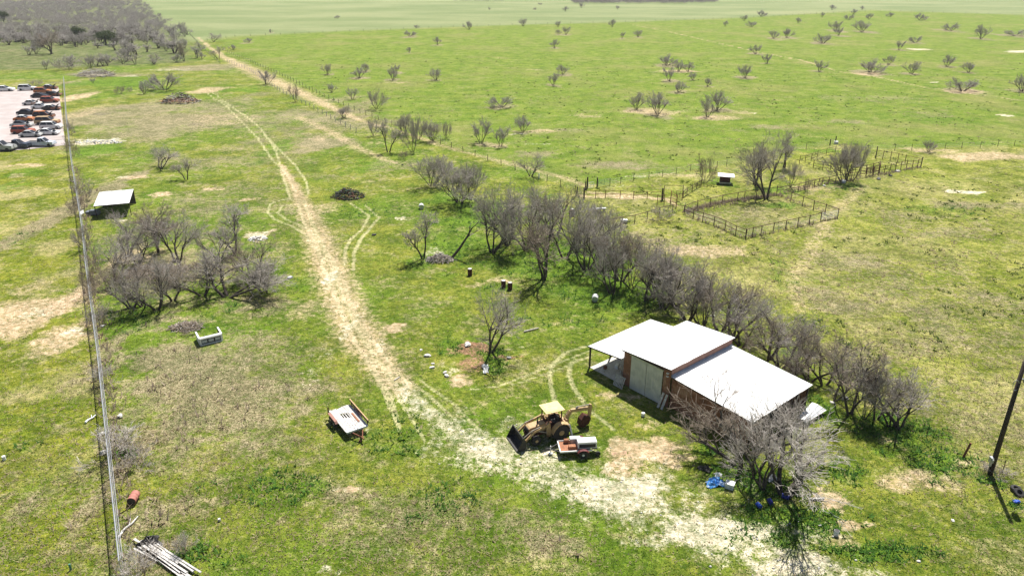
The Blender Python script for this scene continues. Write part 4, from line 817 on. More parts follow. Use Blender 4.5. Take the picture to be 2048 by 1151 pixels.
def wall(parent, p, q, zb, za, zc, mat, name='wall_panel', w_=.92):
    p, q = Vector((*p, 0)), Vector((*q, 0)); L = (q - p).length; n = max(1, round(L / w_)); d = (q - p).normalized(); nn = Vector((-d.y, d.x, 0))
    for k in range(n):
        mb = MB(); a = p.lerp(q, k / n); st = L / n - .004; t0, t1 = za + (zc - za) * k / n, za + (zc - za) * (k + 1) / n
        cols = []
        for j in range(4):
            for f, o in ((0, .025), (.12, .025), (.24, 0), (.88, 0)): cols.append(((j + f) / 4, o))
        cols.append((1, .022)); m_ = len(cols); vs = []
        for o2 in (0, -.008):
            for z in (0, 1):
                for f, o in cols:
                    pt = a + d * f * st + nn * (o + o2); vs.append((pt.x, pt.y, zb if z == 0 else t0 + (t1 - t0) * f))
        fs = []
        for j in range(m_ - 1):
            fs.append((j, j + 1, m_ + j + 1, m_ + j)); fs.append((2 * m_ + j + 1, 2 * m_ + j, 3 * m_ + j, 3 * m_ + j + 1)); fs.append((m_ + j, m_ + j + 1, 3 * m_ + j + 1, 3 * m_ + j))
        mb.add(vs, fs); mb.obj(name, mat, parent)
barn = empty('barn', (9.95, 58.2, 0), R(-50), 'rust-brown metal barn with white sheet roofs and tall grey sliding doors', 'barn')
BT = -50
# wall lines run so that ribs face outward
wall(barn, (1.0, .3), (.05, .3), 0, 3.50, 3.45, rust_sheet); wall(barn, (5.35, .3), (4.56, .3), 0, 3.78, 3.72, rust_sheet)
MB().box((2.78, .36, 3.56), (3.6, .05, .22)).obj('lintel', rust_sheet, barn)
wall(barn, (.05, .3), (.05, 9.1), 0, 3.46, 3.46, rust_sheet)
wall(barn, (.05, 9.1), (5.35, 9.1), 0, 3.46, 3.8, rust_sheet)
wall(barn, (5.35, 9.1), (5.35, .3), 2.9, 3.8, 3.8, M('faded_siding', (0.36, 0.21, 0.16), (0.28, 0.16, 0.13), .8, 1.5))
MB().box((5.40, 4.7, 3.17), (.05, 8.8, .22)).obj('flashing', M('blue_grey_flashing', (.28, .32, .40), None, .5, 3), barn)
wall(barn, (13.15, .5), (5.35, .5), 0, 2.55, 3.02, rust_sheet)
wall(barn, (5.35, 9.0), (13.1, 9.0), 0, 3.02, 2.5, rust_sheet)
for k, (a, b, lab) in enumerate([(1.0, 2.76, None), (2.80, 4.56, None)]):
    d_ = empty('sliding_door', (0, 0, 0)); d_.parent = barn
    n_ = 6; st = (b - a) / n_
    for j in range(n_):
        mb = MB(); x0_ = a + j * st; mb.prism([(x0_ + .004, .16), (x0_ + st - .004, .16), (x0_ + st - .004, .19), (x0_ + st * .78, .19), (x0_ + st * .7, .16 - .02), (x0_ + st * .3, .14), (x0_ + st * .22, .19), (x0_ + .004, .19)], .05, 3.42, Matrix(((1, 0, 0), (0, 0, 1), (0, 1, 0))))
        mb.obj('door_panel', door_sheet, d_)
MB().box((2.78, .12, 3.47), (3.8, .10, .08)).obj('door_track', silver, barn)
roof(barn, -.02, 5.5, 0, 9.3, 3.60, 3.93, galv); roof(barn, 5.41, 13.45, .28, 9.2, 3.10, 2.60, galv); roof(barn, -4.15, .02, -.1, 8.95, 2.32, 2.72, galv)
for x0_, x1_, yy, z0_, z1_ in ((-.02, 5.5, .02, 3.55, 3.88), (-4.15, 0, -.08, 2.26, 2.66), (5.45, 13.45, .30, 3.04, 2.54)):
    MB().bar((x0_, yy, z0_), (x1_, yy, z1_), .04, .10).obj('fascia', dark_wood, barn)
for x_, y_, z_ in ((-4.0, .1, 2.3), (-4.0, 3, 2.3), (-4.0, 6, 2.3), (-4.0, 8.8, 2.3), (13.2, .5, 2.55), (13.2, 2.2, 2.55), (13.2, 3.9, 2.55), (13.2, 5.6, 2.5), (13.2, 7.3, 2.5), (13.2, 9.0, 2.5), (9.3, 3, 2.8), (9.3, 6, 2.8)):
    MB().box((x_, y_, z_ / 2), (.13, .13, z_)).obj('post', dark_wood, barn)
MB().box((-4.0, 4.5, 2.24), (.08, 8.8, .14)).obj('beam', dark_wood, barn)
for z_ in (3.35, 3.05):
    l_ = MB().box((5.05, .2, z_), (.22, .16, .07)).obj('lamp', white, barn)
mb = MB()                                # the lap of the low roof, with its row of screws
for k_ in range(44):
    mb.box((9.4, .5 + k_ * .195, 2.885), (.05, .05, .02))
mb.obj('screw_row', silver, barn)
MB().box((11.0, 4.6, .02), (4.0, 8.2, .05)).obj('earth_floor', M('bare_earth_floor', (.12, .09, .06), None, .95, 3), barn)
for k_ in range(4): MB().box((11.5 + .3 * (k_ % 2), 1.6 + 1.9 * k_, .55), (1.2, 1.0, 1.0 + .2 * (k_ % 3)), .2 * k_).obj('stored_box', dark_wood, barn)
MB().box((-2.0, 4.4, .02), (3.9, 8.6, .06)).obj('floor_slab', concrete, barn)
# things under and against the barn
def bw(x, y, z=0):      # barn frame to world
    a = R(BT); return Vector((9.95 + x * math.cos(a) - y * math.sin(a), 58.2 + x * math.sin(a) + y * math.cos(a), z))
def pallet(loc, rot, label, mat=grey_wood, s=1.0):
    e = empty('pallet', loc, 0, label, 'pallet'); e.rotation_euler = rot
    for k in range(7): MB().box((-.5 + k / 6 * s, 0, .06), (.1, 1.1, .02)).obj('board', mat, e)
    for k in range(3): MB().box((0, -.5 + k * .5, .0), (1.1, .06, .1)).obj('runner', mat, e)
    return e
pallet(bw(.15, -.25, .48), (R(68), 0, R(BT)), 'grey wooden pallet leaning on the wall left of the sliding doors')
for k, x_ in enumerate((4.75, 5.15)):
    e = MB().box((0, 0, .75), (.22, .05, 1.5)).obj('board', silver_wood, None, loc=bw(x_, -.35)); e.name = 'leaning_board'; e.rotation_euler = (R(-14), R(8), R(BT)); tag(e, ['left grey board leaning against the barn right of the doors', 'right grey board leaning against the barn right of the doors'][k], 'board')
for k, (x_, y_, s) in enumerate([(-1.0, 1.5, .5), (-2.2, 2.0, .4), (-1.6, 3.2, .6), (-.8, .9, .3), (-2.8, 1.0, .3)]):
    mb = MB(); mb.box((0, 0, s / 2), (s, s * .8, s), k); mb.box((s * .3, 0, s * 1.05), (s * .5, s * .4, s * .12), k + .4)
    o = mb.obj('crate', [grey_wood, white, black_iron, silver, rust_iron][k], loc=bw(x_, y_, .05)); tag(o, ['grey wooden box under the barn lean-to', 'white box under the barn lean-to', 'largest black box under the barn lean-to', 'small metal box under the lean-to by the wall', 'small rusty box under the lean-to by the outer edge'][k], 'box')
# stack of roof sheets behind the low roof
e = empty('sheet_stack', bw(14.2, 8.4), R(BT + 93), 'stack of grey corrugated sheets beside the low roof', 'sheet stack')
for k in range(5):
    mb = MB(); ribbed(mb, 3.2, .55, Matrix.Translation((-1.6, -.28 + .04 * k, .35 + .05 * k)) @ Matrix.Rotation(.05 * (k - 2), 4, 'Z'), rib=.03); mb.obj('sheet', silver if k % 2 else galv, e)
for x_ in (-1.2, 1.2): MB().box((x_, 0, .16), (.12, .7, .32)).obj('block', grey_wood, e)

# ------------------------------------------------------------ open shed by the fence
a_, b_ = G(187, 412, 2.0), G(257, 408, 2.0); c_ = G(180, 384, 2.35); dirx = (b_ - a_); rzs = R(20); W_ = dirx.length; D_ = 6.8
shed = empty('open_shed', (a_.x, a_.y, 0), rzs, 'small open shed with a white sheet roof beside the chain-link fence', 'shed')
n_ = 6
for k in range(n_):
    sl = math.atan2(.35, D_); m4 = Matrix.Translation(((k + 1) * W_ / n_, 0, 2.0)) @ Matrix.Rotation(math.pi / 2, 4, 'Z') @ Matrix.Rotation(-sl, 4, 'Y')
    mb = MB(); ribbed(mb, D_ + (.12 if k % 2 else 0), W_ / n_ - .005, m4); mb.obj('roof_panel', galv, shed)
for x_, y_ in ((.1, .15), (W_ - .1, .15), (W_ / 2, .15), (.1, D_ - .2), (W_ - .1, D_ - .2)): MB().tube((x_, y_, 0), (x_, y_, 1.97 + .35 * y_ / D_), .06, .06, 6).obj('post', dark_wood, shed)
MB().box((W_ / 2, .15, 1.9), (W_, .06, .14)).obj('beam', dark_wood, shed)
wall(shed, (0, D_ - .15), (W_, D_ - .15), 0, 2.28, 2.28, M('dark_shed_wall', (.10, .09, .08), None, .9, 3))
o = MB().box((0, 0, 0), (.7, .9, .05)).obj('white_board', white, loc=G(163, 425, .6)); o.rotation_euler = (R(20), R(-25), .4); tag(o, 'small white board leaning left of the open shed', 'board')
mb = MB(); mb.box((0, 0, .35), (1.9, .9, .5)); mb.box((.2, 0, .68), (1.1, .8, .2)); mb.tube((-.6, -.5, .2), (-.6, .5, .2), .2, .2, 10); mb.tube((.6, -.5, .2), (.6, .5, .2), .2, .2, 10); mb.bar((-.95, 0, .4), (-2.0, -.3, .3), .06, .06)
tag(mb.obj('mower', M('grey_machine', (.2, .22, .25), (.12, .13, .15), .6, 4), loc=G(187, 429), rot=(0, 0, .1)), 'grey machine parked half under the open shed', 'mower')

# ------------------------------------------------------------ backhoe loader
fw = Vector((-.92, -.39, 0)); rzb = math.atan2(fw.y, fw.x)
bh = empty('backhoe_loader', (2.92, 50.15, 0), rzb, 'faded yellow backhoe loader with canopy and dark front bucket', 'backhoe')
def wheel(parent, x, y, r, wd, name='wheel', rim=yellow, n=20):
    w_ = empty(name, (x, y, r)); w_.parent = parent; m_ = Matrix.Rotation(math.pi / 2, 3, 'X')
    MB().lathe([(r * .55, -wd / 2), (r * .93, -wd / 2), (r, -wd * .3), (r, wd * .3), (r * .93, wd / 2), (r * .55, wd / 2)], n, m_).obj('tyre', rubber, w_)
    MB().lathe([(r * .15, -wd * .56), (r * .30, -wd * .54), (r * .36, -wd * .40), (r * .54, -wd * .46), (r * .54, wd * .46), (r * .36, wd * .40), (r * .30, wd * .54), (r * .15, wd * .56)], n, m_).obj('rim', rim, w_)
    return w_
for s in (1, -1):
    rw_ = wheel(bh, -.75, s * .86, .72, .44); wheel(bh, 1.40, s * .82, .42, .26)
    mb = MB()
    for k in range(14):      # tread lugs of the rear tyre
        a = k * 2 * math.pi / 14
        mb.box((math.cos(a) * .735, 0, math.sin(a) * .735), (.05, .40, .09), M=Matrix.Rotation(-a, 3, 'Y') @ Matrix.Rotation(.35 * s, 3, 'X'))
    mb.obj('tread', rubber, rw_)
MB().box((.35, 0, .62), (3.3, .55, .32)).box((1.5, 0, .45), (.25, 1.4, .14)).box((-.75, 0, .72), (.4, 1.5, .3)).obj('chassis', dark_rust, bh)
MB().prism([(.35, .85), (1.85, .85), (1.85, 1.30), (1.70, 1.38), (.35, 1.50)], -.36, .36).obj('hood', yellow, bh)
MB().box((1.87, 0, 1.07), (.05, .62, .38)).obj('grille', black_iron, bh)
for s in (1, -1):
    MB().prism([(-1.5, 1.05), (-1.3, 1.40), (-.9, 1.56), (-.45, 1.52), (-.1, 1.2), (.05, .75), (.0, .72), (-.18, 1.12), (-.5, 1.44), (-.9, 1.48), (-1.25, 1.33), (-1.45, 1.02)], s * .64, s * 1.08).obj('fender', yellow, bh)
    MB().prism([(.0, .35), (.35, .35), (.42, 1.0), (.30, 1.75), (.12, 1.75), (.02, 1.0)], s * .50, s * .66).obj('loader_tower', yellow, bh)
    MB().bar((.2, s * .72, 1.62), (1.55, s * .72, 1.18), .12, .18).bar((1.55, s * .72, 1.18), (2.45, s * .72, .42), .12, .16).obj('loader_arm', yellow, bh)
    MB().tube((.25, s * .60, .72), (1.2, s * .66, 1.16), .05, .05, 8).tube((1.0, s * .66, 1.5), (1.75, s * .66, 1.3), .045, .045, 8).bar((1.75, s * .66, 1.3), (1.62, s * .68, .85), .09, .09).tube((1.75, s * .66, 1.3), (2.55, s * .68, .78), .035, .035, 8).obj('hydraulic_cylinder', M('hydraulic_steel', (.42, .38, .33), (.3, .25, .2), .4, 5), bh)
bk = MB(); oc = [(2.45, .18), (2.50, .75), (2.62, 1.0), (2.68, .98), (2.60, .72), (2.62, .25), (2.78, .10), (3.15, -.02 + .04), (3.15, 0), (2.7, .0)]
bk.prism([(2.40, .12), (2.42, .80), (2.62, 1.12), (2.68, 1.10), (2.50, .78), (2.50, .20), (2.66, .09), (3.22, .05), (3.22, .01), (2.60, .01)], -1.08, 1.08)
for s in (1, -1): bk.prism([(2.42, .12), (2.44, .80), (2.62, 1.10), (3.20, .05), (2.60, .02)], s * 1.08, s * 1.11)
bk.obj('front_bucket', black_iron, bh)
for x_, y_ in ((-.9, .62), (-.9, -.62), (.28, .62), (.28, -.62)): MB().bar((x_, y_, 1.3 if x_ < 0 else 1.2), (x_ * (1 if x_ < 0 else .8), y_ * .98, 2.56), .08, .08).obj('canopy_post', dark_rust, bh)
MB().box((-.33, 0, 2.60), (1.65, 1.45, .07)).box((-.33, 0, 2.645), (1.35, 1.15, .03)).obj('canopy', pale_yellow, bh)
MB().box((-.6, 0, 1.25), (.45, .5, .12)).box((-.82, 0, 1.52), (.1, .48, .45)).obj('seat', black_iron, bh)
MB().box((-.35, 0, 1.0), (1.3, .95, .08)).obj('cab_floor', dark_rust, bh)
MB().box((.30, 0, 1.55), (.12, .5, .22)).obj('dashboard', dark_rust, bh)
MB().lathe([(.17, -.012), (.20, -.012), (.20, .012), (.17, .012)], 14, Matrix.Rotation(-.6, 3, 'Y'), (.08, 0, 1.72)).tube((.2, 0, 1.5), (.08, 0, 1.72), .02, .02, 6).obj('steering_wheel', black_iron, bh)
MB().tube((1.0, .12, 1.42), (1.0, .12, 2.15), .04, .04, 8).tube((1.0, .12, 1.5), (1.0, .12, 1.85), .07, .07, 8).obj('exhaust', black_iron, bh)
MB().box((-1.50, 0, .85), (.22, 1.7, .5)).box((-1.7, 0, .9), (.25, .4, .7)).obj('backhoe_frame', yellow, bh)
MB().bar((-1.6, -.12, .95), (-2.1, -.12, 1.80), .24, .30).bar((-2.1, -.12, 1.80), (-3.8, -.12, 1.62), .2, .26).obj('boom', yellow, bh)
MB().tube((-1.75, -.12, 1.5), (-2.9, -.12, 2.0), .05, .05, 8).tube((-2.6, -.12, 2.02), (-3.9, -.12, 1.95), .045, .045, 8).obj('hydraulic_cylinder', MATS['hydraulic_steel'], bh)
MB().prism([(-3.85, 2.02), (-4.05, 1.95), (-4.10, 1.6), (-3.95, .35), (-3.78, .35), (-3.80, 1.5)], -.22, -.04).obj('dipper_arm', yellow, bh)
MB().prism([(-3.90, 0.80), (-3.38, 1.10), (-3.04, 0.75), (-2.92, 0.20), (-3.21, 0.07), (-3.15, 0.25), (-3.33, 0.65), (-3.50, 0.75), (-3.78, 0.60)], -.45, .2).prism([(-3.90, 0.80), (-3.38, 1.10), (-3.04, 0.75), (-2.92, 0.20), (-3.21, 0.07), (-3.73, 0.30)], -.46, -.43).prism([(-3.90, 0.80), (-3.38, 1.10), (-3.04, 0.75), (-2.92, 0.20), (-3.21, 0.07), (-3.73, 0.30)], .18, .21).obj('digging_bucket', dark_rust, bh)
for s in (1, -1): MB().bar((-1.55, s * .8, 1.15), (-1.65, s * 1.25, .12), .14, .14).box((-1.65, s * 1.28, .06), (.45, .3, .06)).obj('stabilizer', silver if s > 0 else yellow, bh)

# ------------------------------------------------------------ work trailer beside it
p0, p1 = G(1122, 905), G(1188, 903); d_ = p0 - p1
tw = empty('work_trailer', ((G(1153, 902)).x, (G(1153, 902)).y, 0), math.atan2(d_.y, d_.x) + .05, 'small rust-orange work trailer loaded with white boxes', 'trailer')
MB().box((.2, 0, .5), (2.4, 1.4, .06)).obj('deck', orange_rust, tw)
for s in (1, -1): MB().bar((-1.1, s * .72, .55), (1.45, s * .72, .55), .07, .12).obj('side_rail', white if s > 0 else grey_wood, tw)
MB().bar((1.42, -.72, .55), (1.42, .72, .55), .08, .12).obj('side_rail', white, tw)
MB().bar((1.4, .55, .45), (2.2, 0, .42), .07, .08).bar((1.4, -.55, .45), (2.2, 0, .42), .07, .08).bar((2.1, 0, .42), (2.45, 0, .40), .08, .08).obj('tongue', black_iron, tw)
MB().tube((2.1, .1, .08), (2.1, .1, .75), .04, .04, 8).box((2.1, .1, .05), (.3, .25, .08)).obj('jack', white, tw)
MB().box((-.75, .15, .88), (1.5, .72, .55)).box((-.75, .15, 1.17), (1.4, .66, .03)).obj('generator_housing', white, tw)
MB().box((-.75, .52, .85), (1.3, .04, .3)).obj('grille', black_iron, tw)
MB().box((.05, -.45, .78), (.8, .45, .45)).box((.25, -.45, 1.02), (.5, .4, .04)).obj('tool_box', silver, tw)
MB().tube((.55, -.52, .72), (.95, -.52, .72), .17, .17, 10).obj('gas_tank', orange_rust, tw)
MB().box((.42, .25, .66), (.55, .35, .25)).obj('battery_box', orange_rust, tw)
for s in (1, -1):
    wheel(tw, -.35, s * .92, .33, .2, rim=white, n=16)
    MB().prism([(-.80, .55), (-.62, .72), (-.35, .78), (-.08, .72), (.1, .55), (.06, .53), (-.1, .67), (-.35, .73), (-.6, .67), (-.76, .53)], s * .80, s * 1.05).obj('fender', M('maroon_paint', (.14, .035, .035), None, .5, 5), tw)
wheel(tw, -1.55, .75, .22, .14, rim=black_iron, n=12)
MB().bar((-1.1, .72, .5), (-1.55, .72, .3), .06, .06).tube((-1.5, .3, .4), (-1.5, .3, 1.0), .03, .03, 6).box((-1.35, .2, .5), (.4, .5, .1)).obj('rear_hitch', black_iron, tw)

# ------------------------------------------------------------ flat-bed trailer
ft = empty('flatbed_trailer', (-13.75, 51.75, 0), math.atan2(-3.22, 2.17), 'flat-bed trailer with weathered grey deck boards and rusty side rails', 'trailer')
for k in range(9):
    y_ = -.85 + k * .2125
    if k in (3, 4, 5):       # rotten boards with gaps
        MB().box((.85 + .1 * (k - 4), y_, .62), (1.9, .19, .045)).obj('deck_board', silver_wood, ft); MB().box((-1.35, y_, .62), (1.0 + .15 * (k - 4), .19, .045)).obj('deck_board', silver_wood, ft)
        MB().box((-.45, y_ + .04, .60), (.8, .09, .04)).obj('deck_board', grey_wood, ft)
    else: MB().box((random.uniform(-.05, .05), y_, .62 + random.uniform(0, .012)), (3.75, .20, .045)).obj('deck_board', silver_wood if k % 3 else grey_wood, ft)
MB().box((1.92, -.45, .60), (.16, .9, .16)).box((1.92, .5, .60), (.16, .85, .16)).obj('front_beam', white, ft)
MB().box((0, .7, .48), (3.7, .1, .16)).box((0, -.7, .48), (3.7, .1, .16)).box((-1.5, 0, .48), (.1, 1.5, .12)).box((1.0, 0, .48), (.1, 1.5, .12)).obj('frame', dark_rust, ft)
MB().box((0, 1.02, .98), (3.9, .05, .22)).box((-.2, 1.02, .75), (.08, .06, .5)).box((-1.7, 1.02, .75), (.08, .06, .5)).box((1.7, 1.02, .75), (.08, .06, .5)).obj('side_rail', dark_rust, ft)
MB().box((0, 1.02, 1.11), (3.9, .09, .04)).obj('rail_cap', M('tan_wood', (.55, .38, .2), None, .8, 6), ft)
MB().box((.3, .55, .68), (1.5, .14, .06)).obj('ramp_bar', orange_rust, ft)
MB().box((-1.85, -1.0, .8), (.1, .08, .5)).obj('stake', dark_rust, ft)
for s in (1, -1):
    MB().prism([(-1.5, .62), (-1.4, .80), (.15, .80), (.3, .62), (.24, .60), (.12, .75), (-1.36, .75), (-1.45, .60)], s * .98 if s < 0 else .94, s * 1.22 if s < 0 else 1.0).obj('fender', M('pink_rust', (.34, .18, .14), (.26, .13, .10), .8, 5), ft)
    wheel(ft, -1.0, s * 1.10, .34, .2, rim=silver, n=16); wheel(ft, -.25, s * 1.10, .34, .2, rim=silver, n=16)
MB().bar((1.9, .5, .48), (3.0, .0, .42), .08, .1).bar((1.9, -.5, .48), (3.0, 0, .42), .08, .1).bar((2.9, 0, .42), (3.25, 0, .42), .1, .1).obj('tongue', rust_iron, ft)
MB().tube((2.8, -.12, .05), (2.8, -.12, .95), .045, .045, 8).box((2.8, -.12, .04), (.25, .25, .06)).obj('jack', dark_rust, ft)

# ------------------------------------------------------------ truck cap lying in the weeds
a_, b_ = G(404, 692), G(437, 684); d_ = b_ - a_; rzc = math.atan2(d_.y, d_.x)
tc = empty('truck_cap', (a_.x - .15, a_.y + .05, 0), rzc, 'white truck cap shell lying in the weeds with three dark windows', 'truck cap')
Wc, Dc, Hc = 2.15, 1.75, .80
MB().prism([(0, 0), (Wc, 0), (Wc - .05, Hc), (.05, Hc)], 0, .01).obj('side_wall', white, tc)
def frm(mb, x0, x1, z0, z1, y0, y1, t):
    mb.box(((x0 + x1) / 2, (y0 + y1) / 2, z0 + t / 2), (x1 - x0, y1 - y0, t)); mb.box(((x0 + x1) / 2, (y0 + y1) / 2, z1 - t / 2), (x1 - x0, y1 - y0, t))
    mb.box((x0 + t / 2, (y0 + y1) / 2, (z0 + z1) / 2), (t, y1 - y0, z1 - z0 - 2 * t)); mb.box((x1 - t / 2, (y0 + y1) / 2, (z0 + z1) / 2), (t, y1 - y0, z1 - z0 - 2 * t))
mb = MB(); frm(mb, 0, Wc, .02, Hc, -.10, -.02, .13); mb.obj('window_surround', white, tc)
MB().box((Wc / 2, -.03, .41), (Wc - .28, .03, .5)).obj('window_frame', black_iron, tc)
for k in range(3): MB().box((.43 + k * .64, -.06, .42), (.5, .025, .30)).obj('window', M('reflecting_pane', (.55, .58, .62), (.40, .43, .46), .15, 5), tc)
for x_ in (0, Wc): MB().prism([(-.06 if x_ == 0 else 0, 0), (.0 if x_ == 0 else .06, 0), (.0 if x_ == 0 else .06, Hc), (-.06 if x_ == 0 else 0, Hc)], 0, Dc, None, (x_, 0, 0)).box((x_, Dc / 2, Hc + .02), (.16, Dc, .07)).obj('end_wall', white, tc)
MB().box((Wc / 2, .1, Hc + .022), (Wc, .24, .07)).obj('rim', white, tc)
MB().box((Wc - .08, Dc / 2, .4), (.02, Dc - .1, .7)).box((.08, Dc / 2, .4), (.02, Dc - .1, .7)).box((Wc / 2, .04, .40), (Wc - .2, .02, .7)).obj('lining', black_iron, tc)

# ------------------------------------------------------------ utility pole
up = empty('utility_pole', G(1980, 947), 0, 'tall dark wooden utility pole with a grey transformer near its top', 'utility pole')
PH = 9.7
MB().tube((0, 0, -.2), (-.06, 0, PH), .19, .135, 14).obj('pole', M('creosote_wood', (.035, .025, .02), (.06, .045, .038), .85, 8), up, True)
MB().lathe([(.1, -.55), (.24, -.52), (.25, .40), (.2, .46), (.07, .48)], 16, None, (.42, -.1, 8.6)).obj('transformer', silver, up, True)
MB().tube((.36, -.1, 9.05), (.36, -.1, 9.32), .04, .03, 8).tube((.5, -.1, 9.05), (.5, -.1, 9.3), .04, .03, 8).obj('insulator', white, up)
MB().box((.15, -.06, 8.8), (.25, .08, .1)).box((.15, -.06, 8.3), (.25, .08, .1)).obj('bracket', silver, up)
mb = MB(); pr = None
for k in range(13):
    a = math.pi * (.15 + 1.5 * k / 12); q = Vector((-.28 + .22 * math.cos(a + .2), -.14, 7.85 + .42 * math.sin(a)))
    if pr is not None: mb.tube(pr, q, .02, .02, 6)
    pr = q
mb.obj('drip_loop', silver, up)
MB().tube((-.2, -.05, 0), (-.17, -.05, 7.3), .03, .03, 6).obj('conduit', black_iron, up)
MB().box((-.28, -.05, 1.35), (.22, .3, .45)).box((-.26, -.05, .95), (.12, .16, .35)).lathe([(.09, 0), (.09, .07)], 12, Matrix.Rotation(math.pi / 2, 3, 'X'), (-.28, -.2, 1.42)).obj('meter_box', silver, up)
MB().tube((.30, .1, 9.2), (-.4, 30, 9.9), .012, .012, 4, False).obj('power_line', black_iron, up) if False else None

# ------------------------------------------------------------ small shelter in the corral
p = G(1449, 366); e = empty('feed_shelter', p, R(-12), 'small dark red shelter with a white roof in the corral', 'shelter')
MB().box((0, 0, .75), (1.75, 1.5, 1.3)).obj('body', dark_rust, e)
MB().box((0, -.9, .28), (2.0, .4, .2)).box((-.8, -.8, .15), (.1, .1, .3)).box((.8, -.8, .15), (.1, .1, .3)).obj('trough', silver, e)
MB().add([(-1.35, -1.2, 1.50), (1.5, -1.2, 1.42), (1.5, 0, 1.72), (-1.35, 0, 1.86), (-1.35, 1.2, 1.55), (1.5, 1.2, 1.45)] + [(x, y, z - .05) for x, y, z in [(-1.35, -1.2, 1.50), (1.5, -1.2, 1.42), (1.5, 0, 1.72), (-1.35, 0, 1.86), (-1.35, 1.2, 1.55), (1.5, 1.2, 1.45)]],
         [(0, 1, 2, 3), (3, 2, 5, 4), (9, 8, 7, 6), (10, 11, 8, 9), (0, 6, 7, 1), (1, 7, 8, 2), (2, 8, 11, 5), (5, 11, 10, 4), (4, 10, 9, 3), (3, 9, 6, 0)]).obj('roof', galv, e)

# ------------------------------------------------------------ cars of the salvage lot
def car_paint(name, c, rusty=0.0):
    return M('car_' + name, c, tuple(x * .8 for x in c), .35 if not rusty else .8, 1.5, dirt=(.28, .11, .05) if rusty else None, spec=.5)
PAINT = dict(white=car_paint('white', (.78, .78, .77)), black=car_paint('black', (.025, .025, .03)), char=car_paint('charred', (.05, .04, .037), 1), orange=car_paint('burnt_orange', (.42, .15, .05), 1), red=car_paint('rusty_red', (.33, .08, .05), 1), silver=car_paint('silver', (.48, .49, .48)), tan=car_paint('tan', (.42, .30, .17), 1), navy=car_paint('navy', (.035, .045, .07)), ice=car_paint('pale_blue', (.60, .65, .75)), pale=car_paint('dirty_white', (.66, .64, .60), 1))
def car(px0, px1, py, style, paint, label, roofpaint=None, open_=False, rz=0.13):
    p = G((px0 + px1) / 2, py); L = {'sedan': 4.7, 'suv': 4.8, 'pickup': 5.7}[style]; Wd = 1.85; p.y += Wd / 2
    k_ = min(1.22, max(1.0, (px1 - px0) * mpp((px0 + px1) / 2, py) / L)) if px0 > 0 else 1.15
    e = empty('parked_car', p, rz, label, 'pickup' if style == 'pickup' else 'car', 'cars and wrecks in the salvage lot'); h = L / 2; pm = PAINT[paint]; rp = PAINT[roofpaint] if roofpaint else pm; e.scale = (k_, k_, k_)
    if style == 'sedan': body = [(-h, .45), (-h + .1, .85), (-h + .9, .98), (h - 1.5, .96), (h - .2, .78), (h, .5), (h - .05, .28), (-h + .05, .28)]; gh = [(-h + .75, .97), (-h + 1.35, 1.40), (h - 2.3, 1.43), (h - 1.45, .96)]
    elif style == 'suv': body = [(-h, .45), (-h + .02, 1.05), (-h + .3, 1.1), (h - 1.3, 1.05), (h - .15, .92), (h, .5), (h - .05, .3), (-h + .05, .3)]; gh = [(-h + .15, 1.08), (-h + .45, 1.68), (h - 2.0, 1.70), (h - 1.25, 1.05)]
    else: body = [(-h, .5), (-h, 1.08), (-.45, 1.08), (h - 1.4, 1.12), (h - .1, 1.02), (h, .55), (h - .05, .38), (-h + .05, .38)]; gh = [(-.42, 1.08), (-.25, 1.78), (h - 2.2, 1.80), (h - 1.45, 1.1)]
    n = len(body); mb = MB(); vs = []
    for s, ins in ((-1, 0), (1, 0)):
        vs += [(x, s * (Wd / 2 - (.08 if z > .8 else .0)), z) for x, z in body]
    mb.add(vs, [(i, (i + 1) % n, n + (i + 1) % n, n + i) for i in range(n)] + [tuple(range(n - 1, -1, -1)), tuple(range(n, 2 * n))]); mb.obj('body', pm, e)
    w1, w2 = Wd / 2 - .12, Wd / 2 - .30; (a, b, c, d) = gh
    V_ = [(a[0], -w1, a[1]), (d[0], -w1, d[1]), (d[0], w1, d[1]), (a[0], w1, a[1]), (b[0], -w2, b[1]), (c[0], -w2, c[1]), (c[0], w2, c[1]), (b[0], w2, b[1])]
    MB().add(V_, [(0, 1, 5, 4), (1, 2, 6, 5), (2, 3, 7, 6), (3, 0, 4, 7), (4, 5, 6, 7)]).obj('windows', glass, e)
    mb = MB(); mb.box(((b[0] + c[0]) / 2, 0, b[1] + .03), (c[0] - b[0] + .12, w2 * 2 + .06, .06))
    for s in (-1, 1):
        mb.bar((a[0], s * w1, a[1]), (b[0], s * w2, b[1]), .07, .07); mb.bar((d[0], s * w1, d[1]), (c[0], s * w2, c[1]), .06, .06); mb.bar(((a[0] + d[0]) / 2, s * w1, a[1]), ((b[0] + c[0]) / 2, s * w2, b[1]), .06, .06)
    mb.obj('roof', rp, e)
    if style == 'pickup': MB().box((-h / 2 - .25, 0, 1.085), (h - .75, Wd - .35, .01)).obj('bed', rubber, e)
    m_ = Matrix.Rotation(math.pi / 2, 3, 'X')
    for x_ in (-h + .85, h - .9):
        for s in (-1, 1): MB().lathe([(.2, -.11), (.33, -.11), (.35, 0), (.33, .11), (.2, .11)], 12, m_, (x_, s * (Wd / 2 - .08), .34)).obj('wheel', rubber, e)
    if open_:   # burnt hood left open
        MB().box((h - .75, 0, 1.25), (1.0, 1.4, .04), M=Matrix.Rotation(-.7, 3, 'Y')).obj('hood', PAINT['char'], e)
    return e
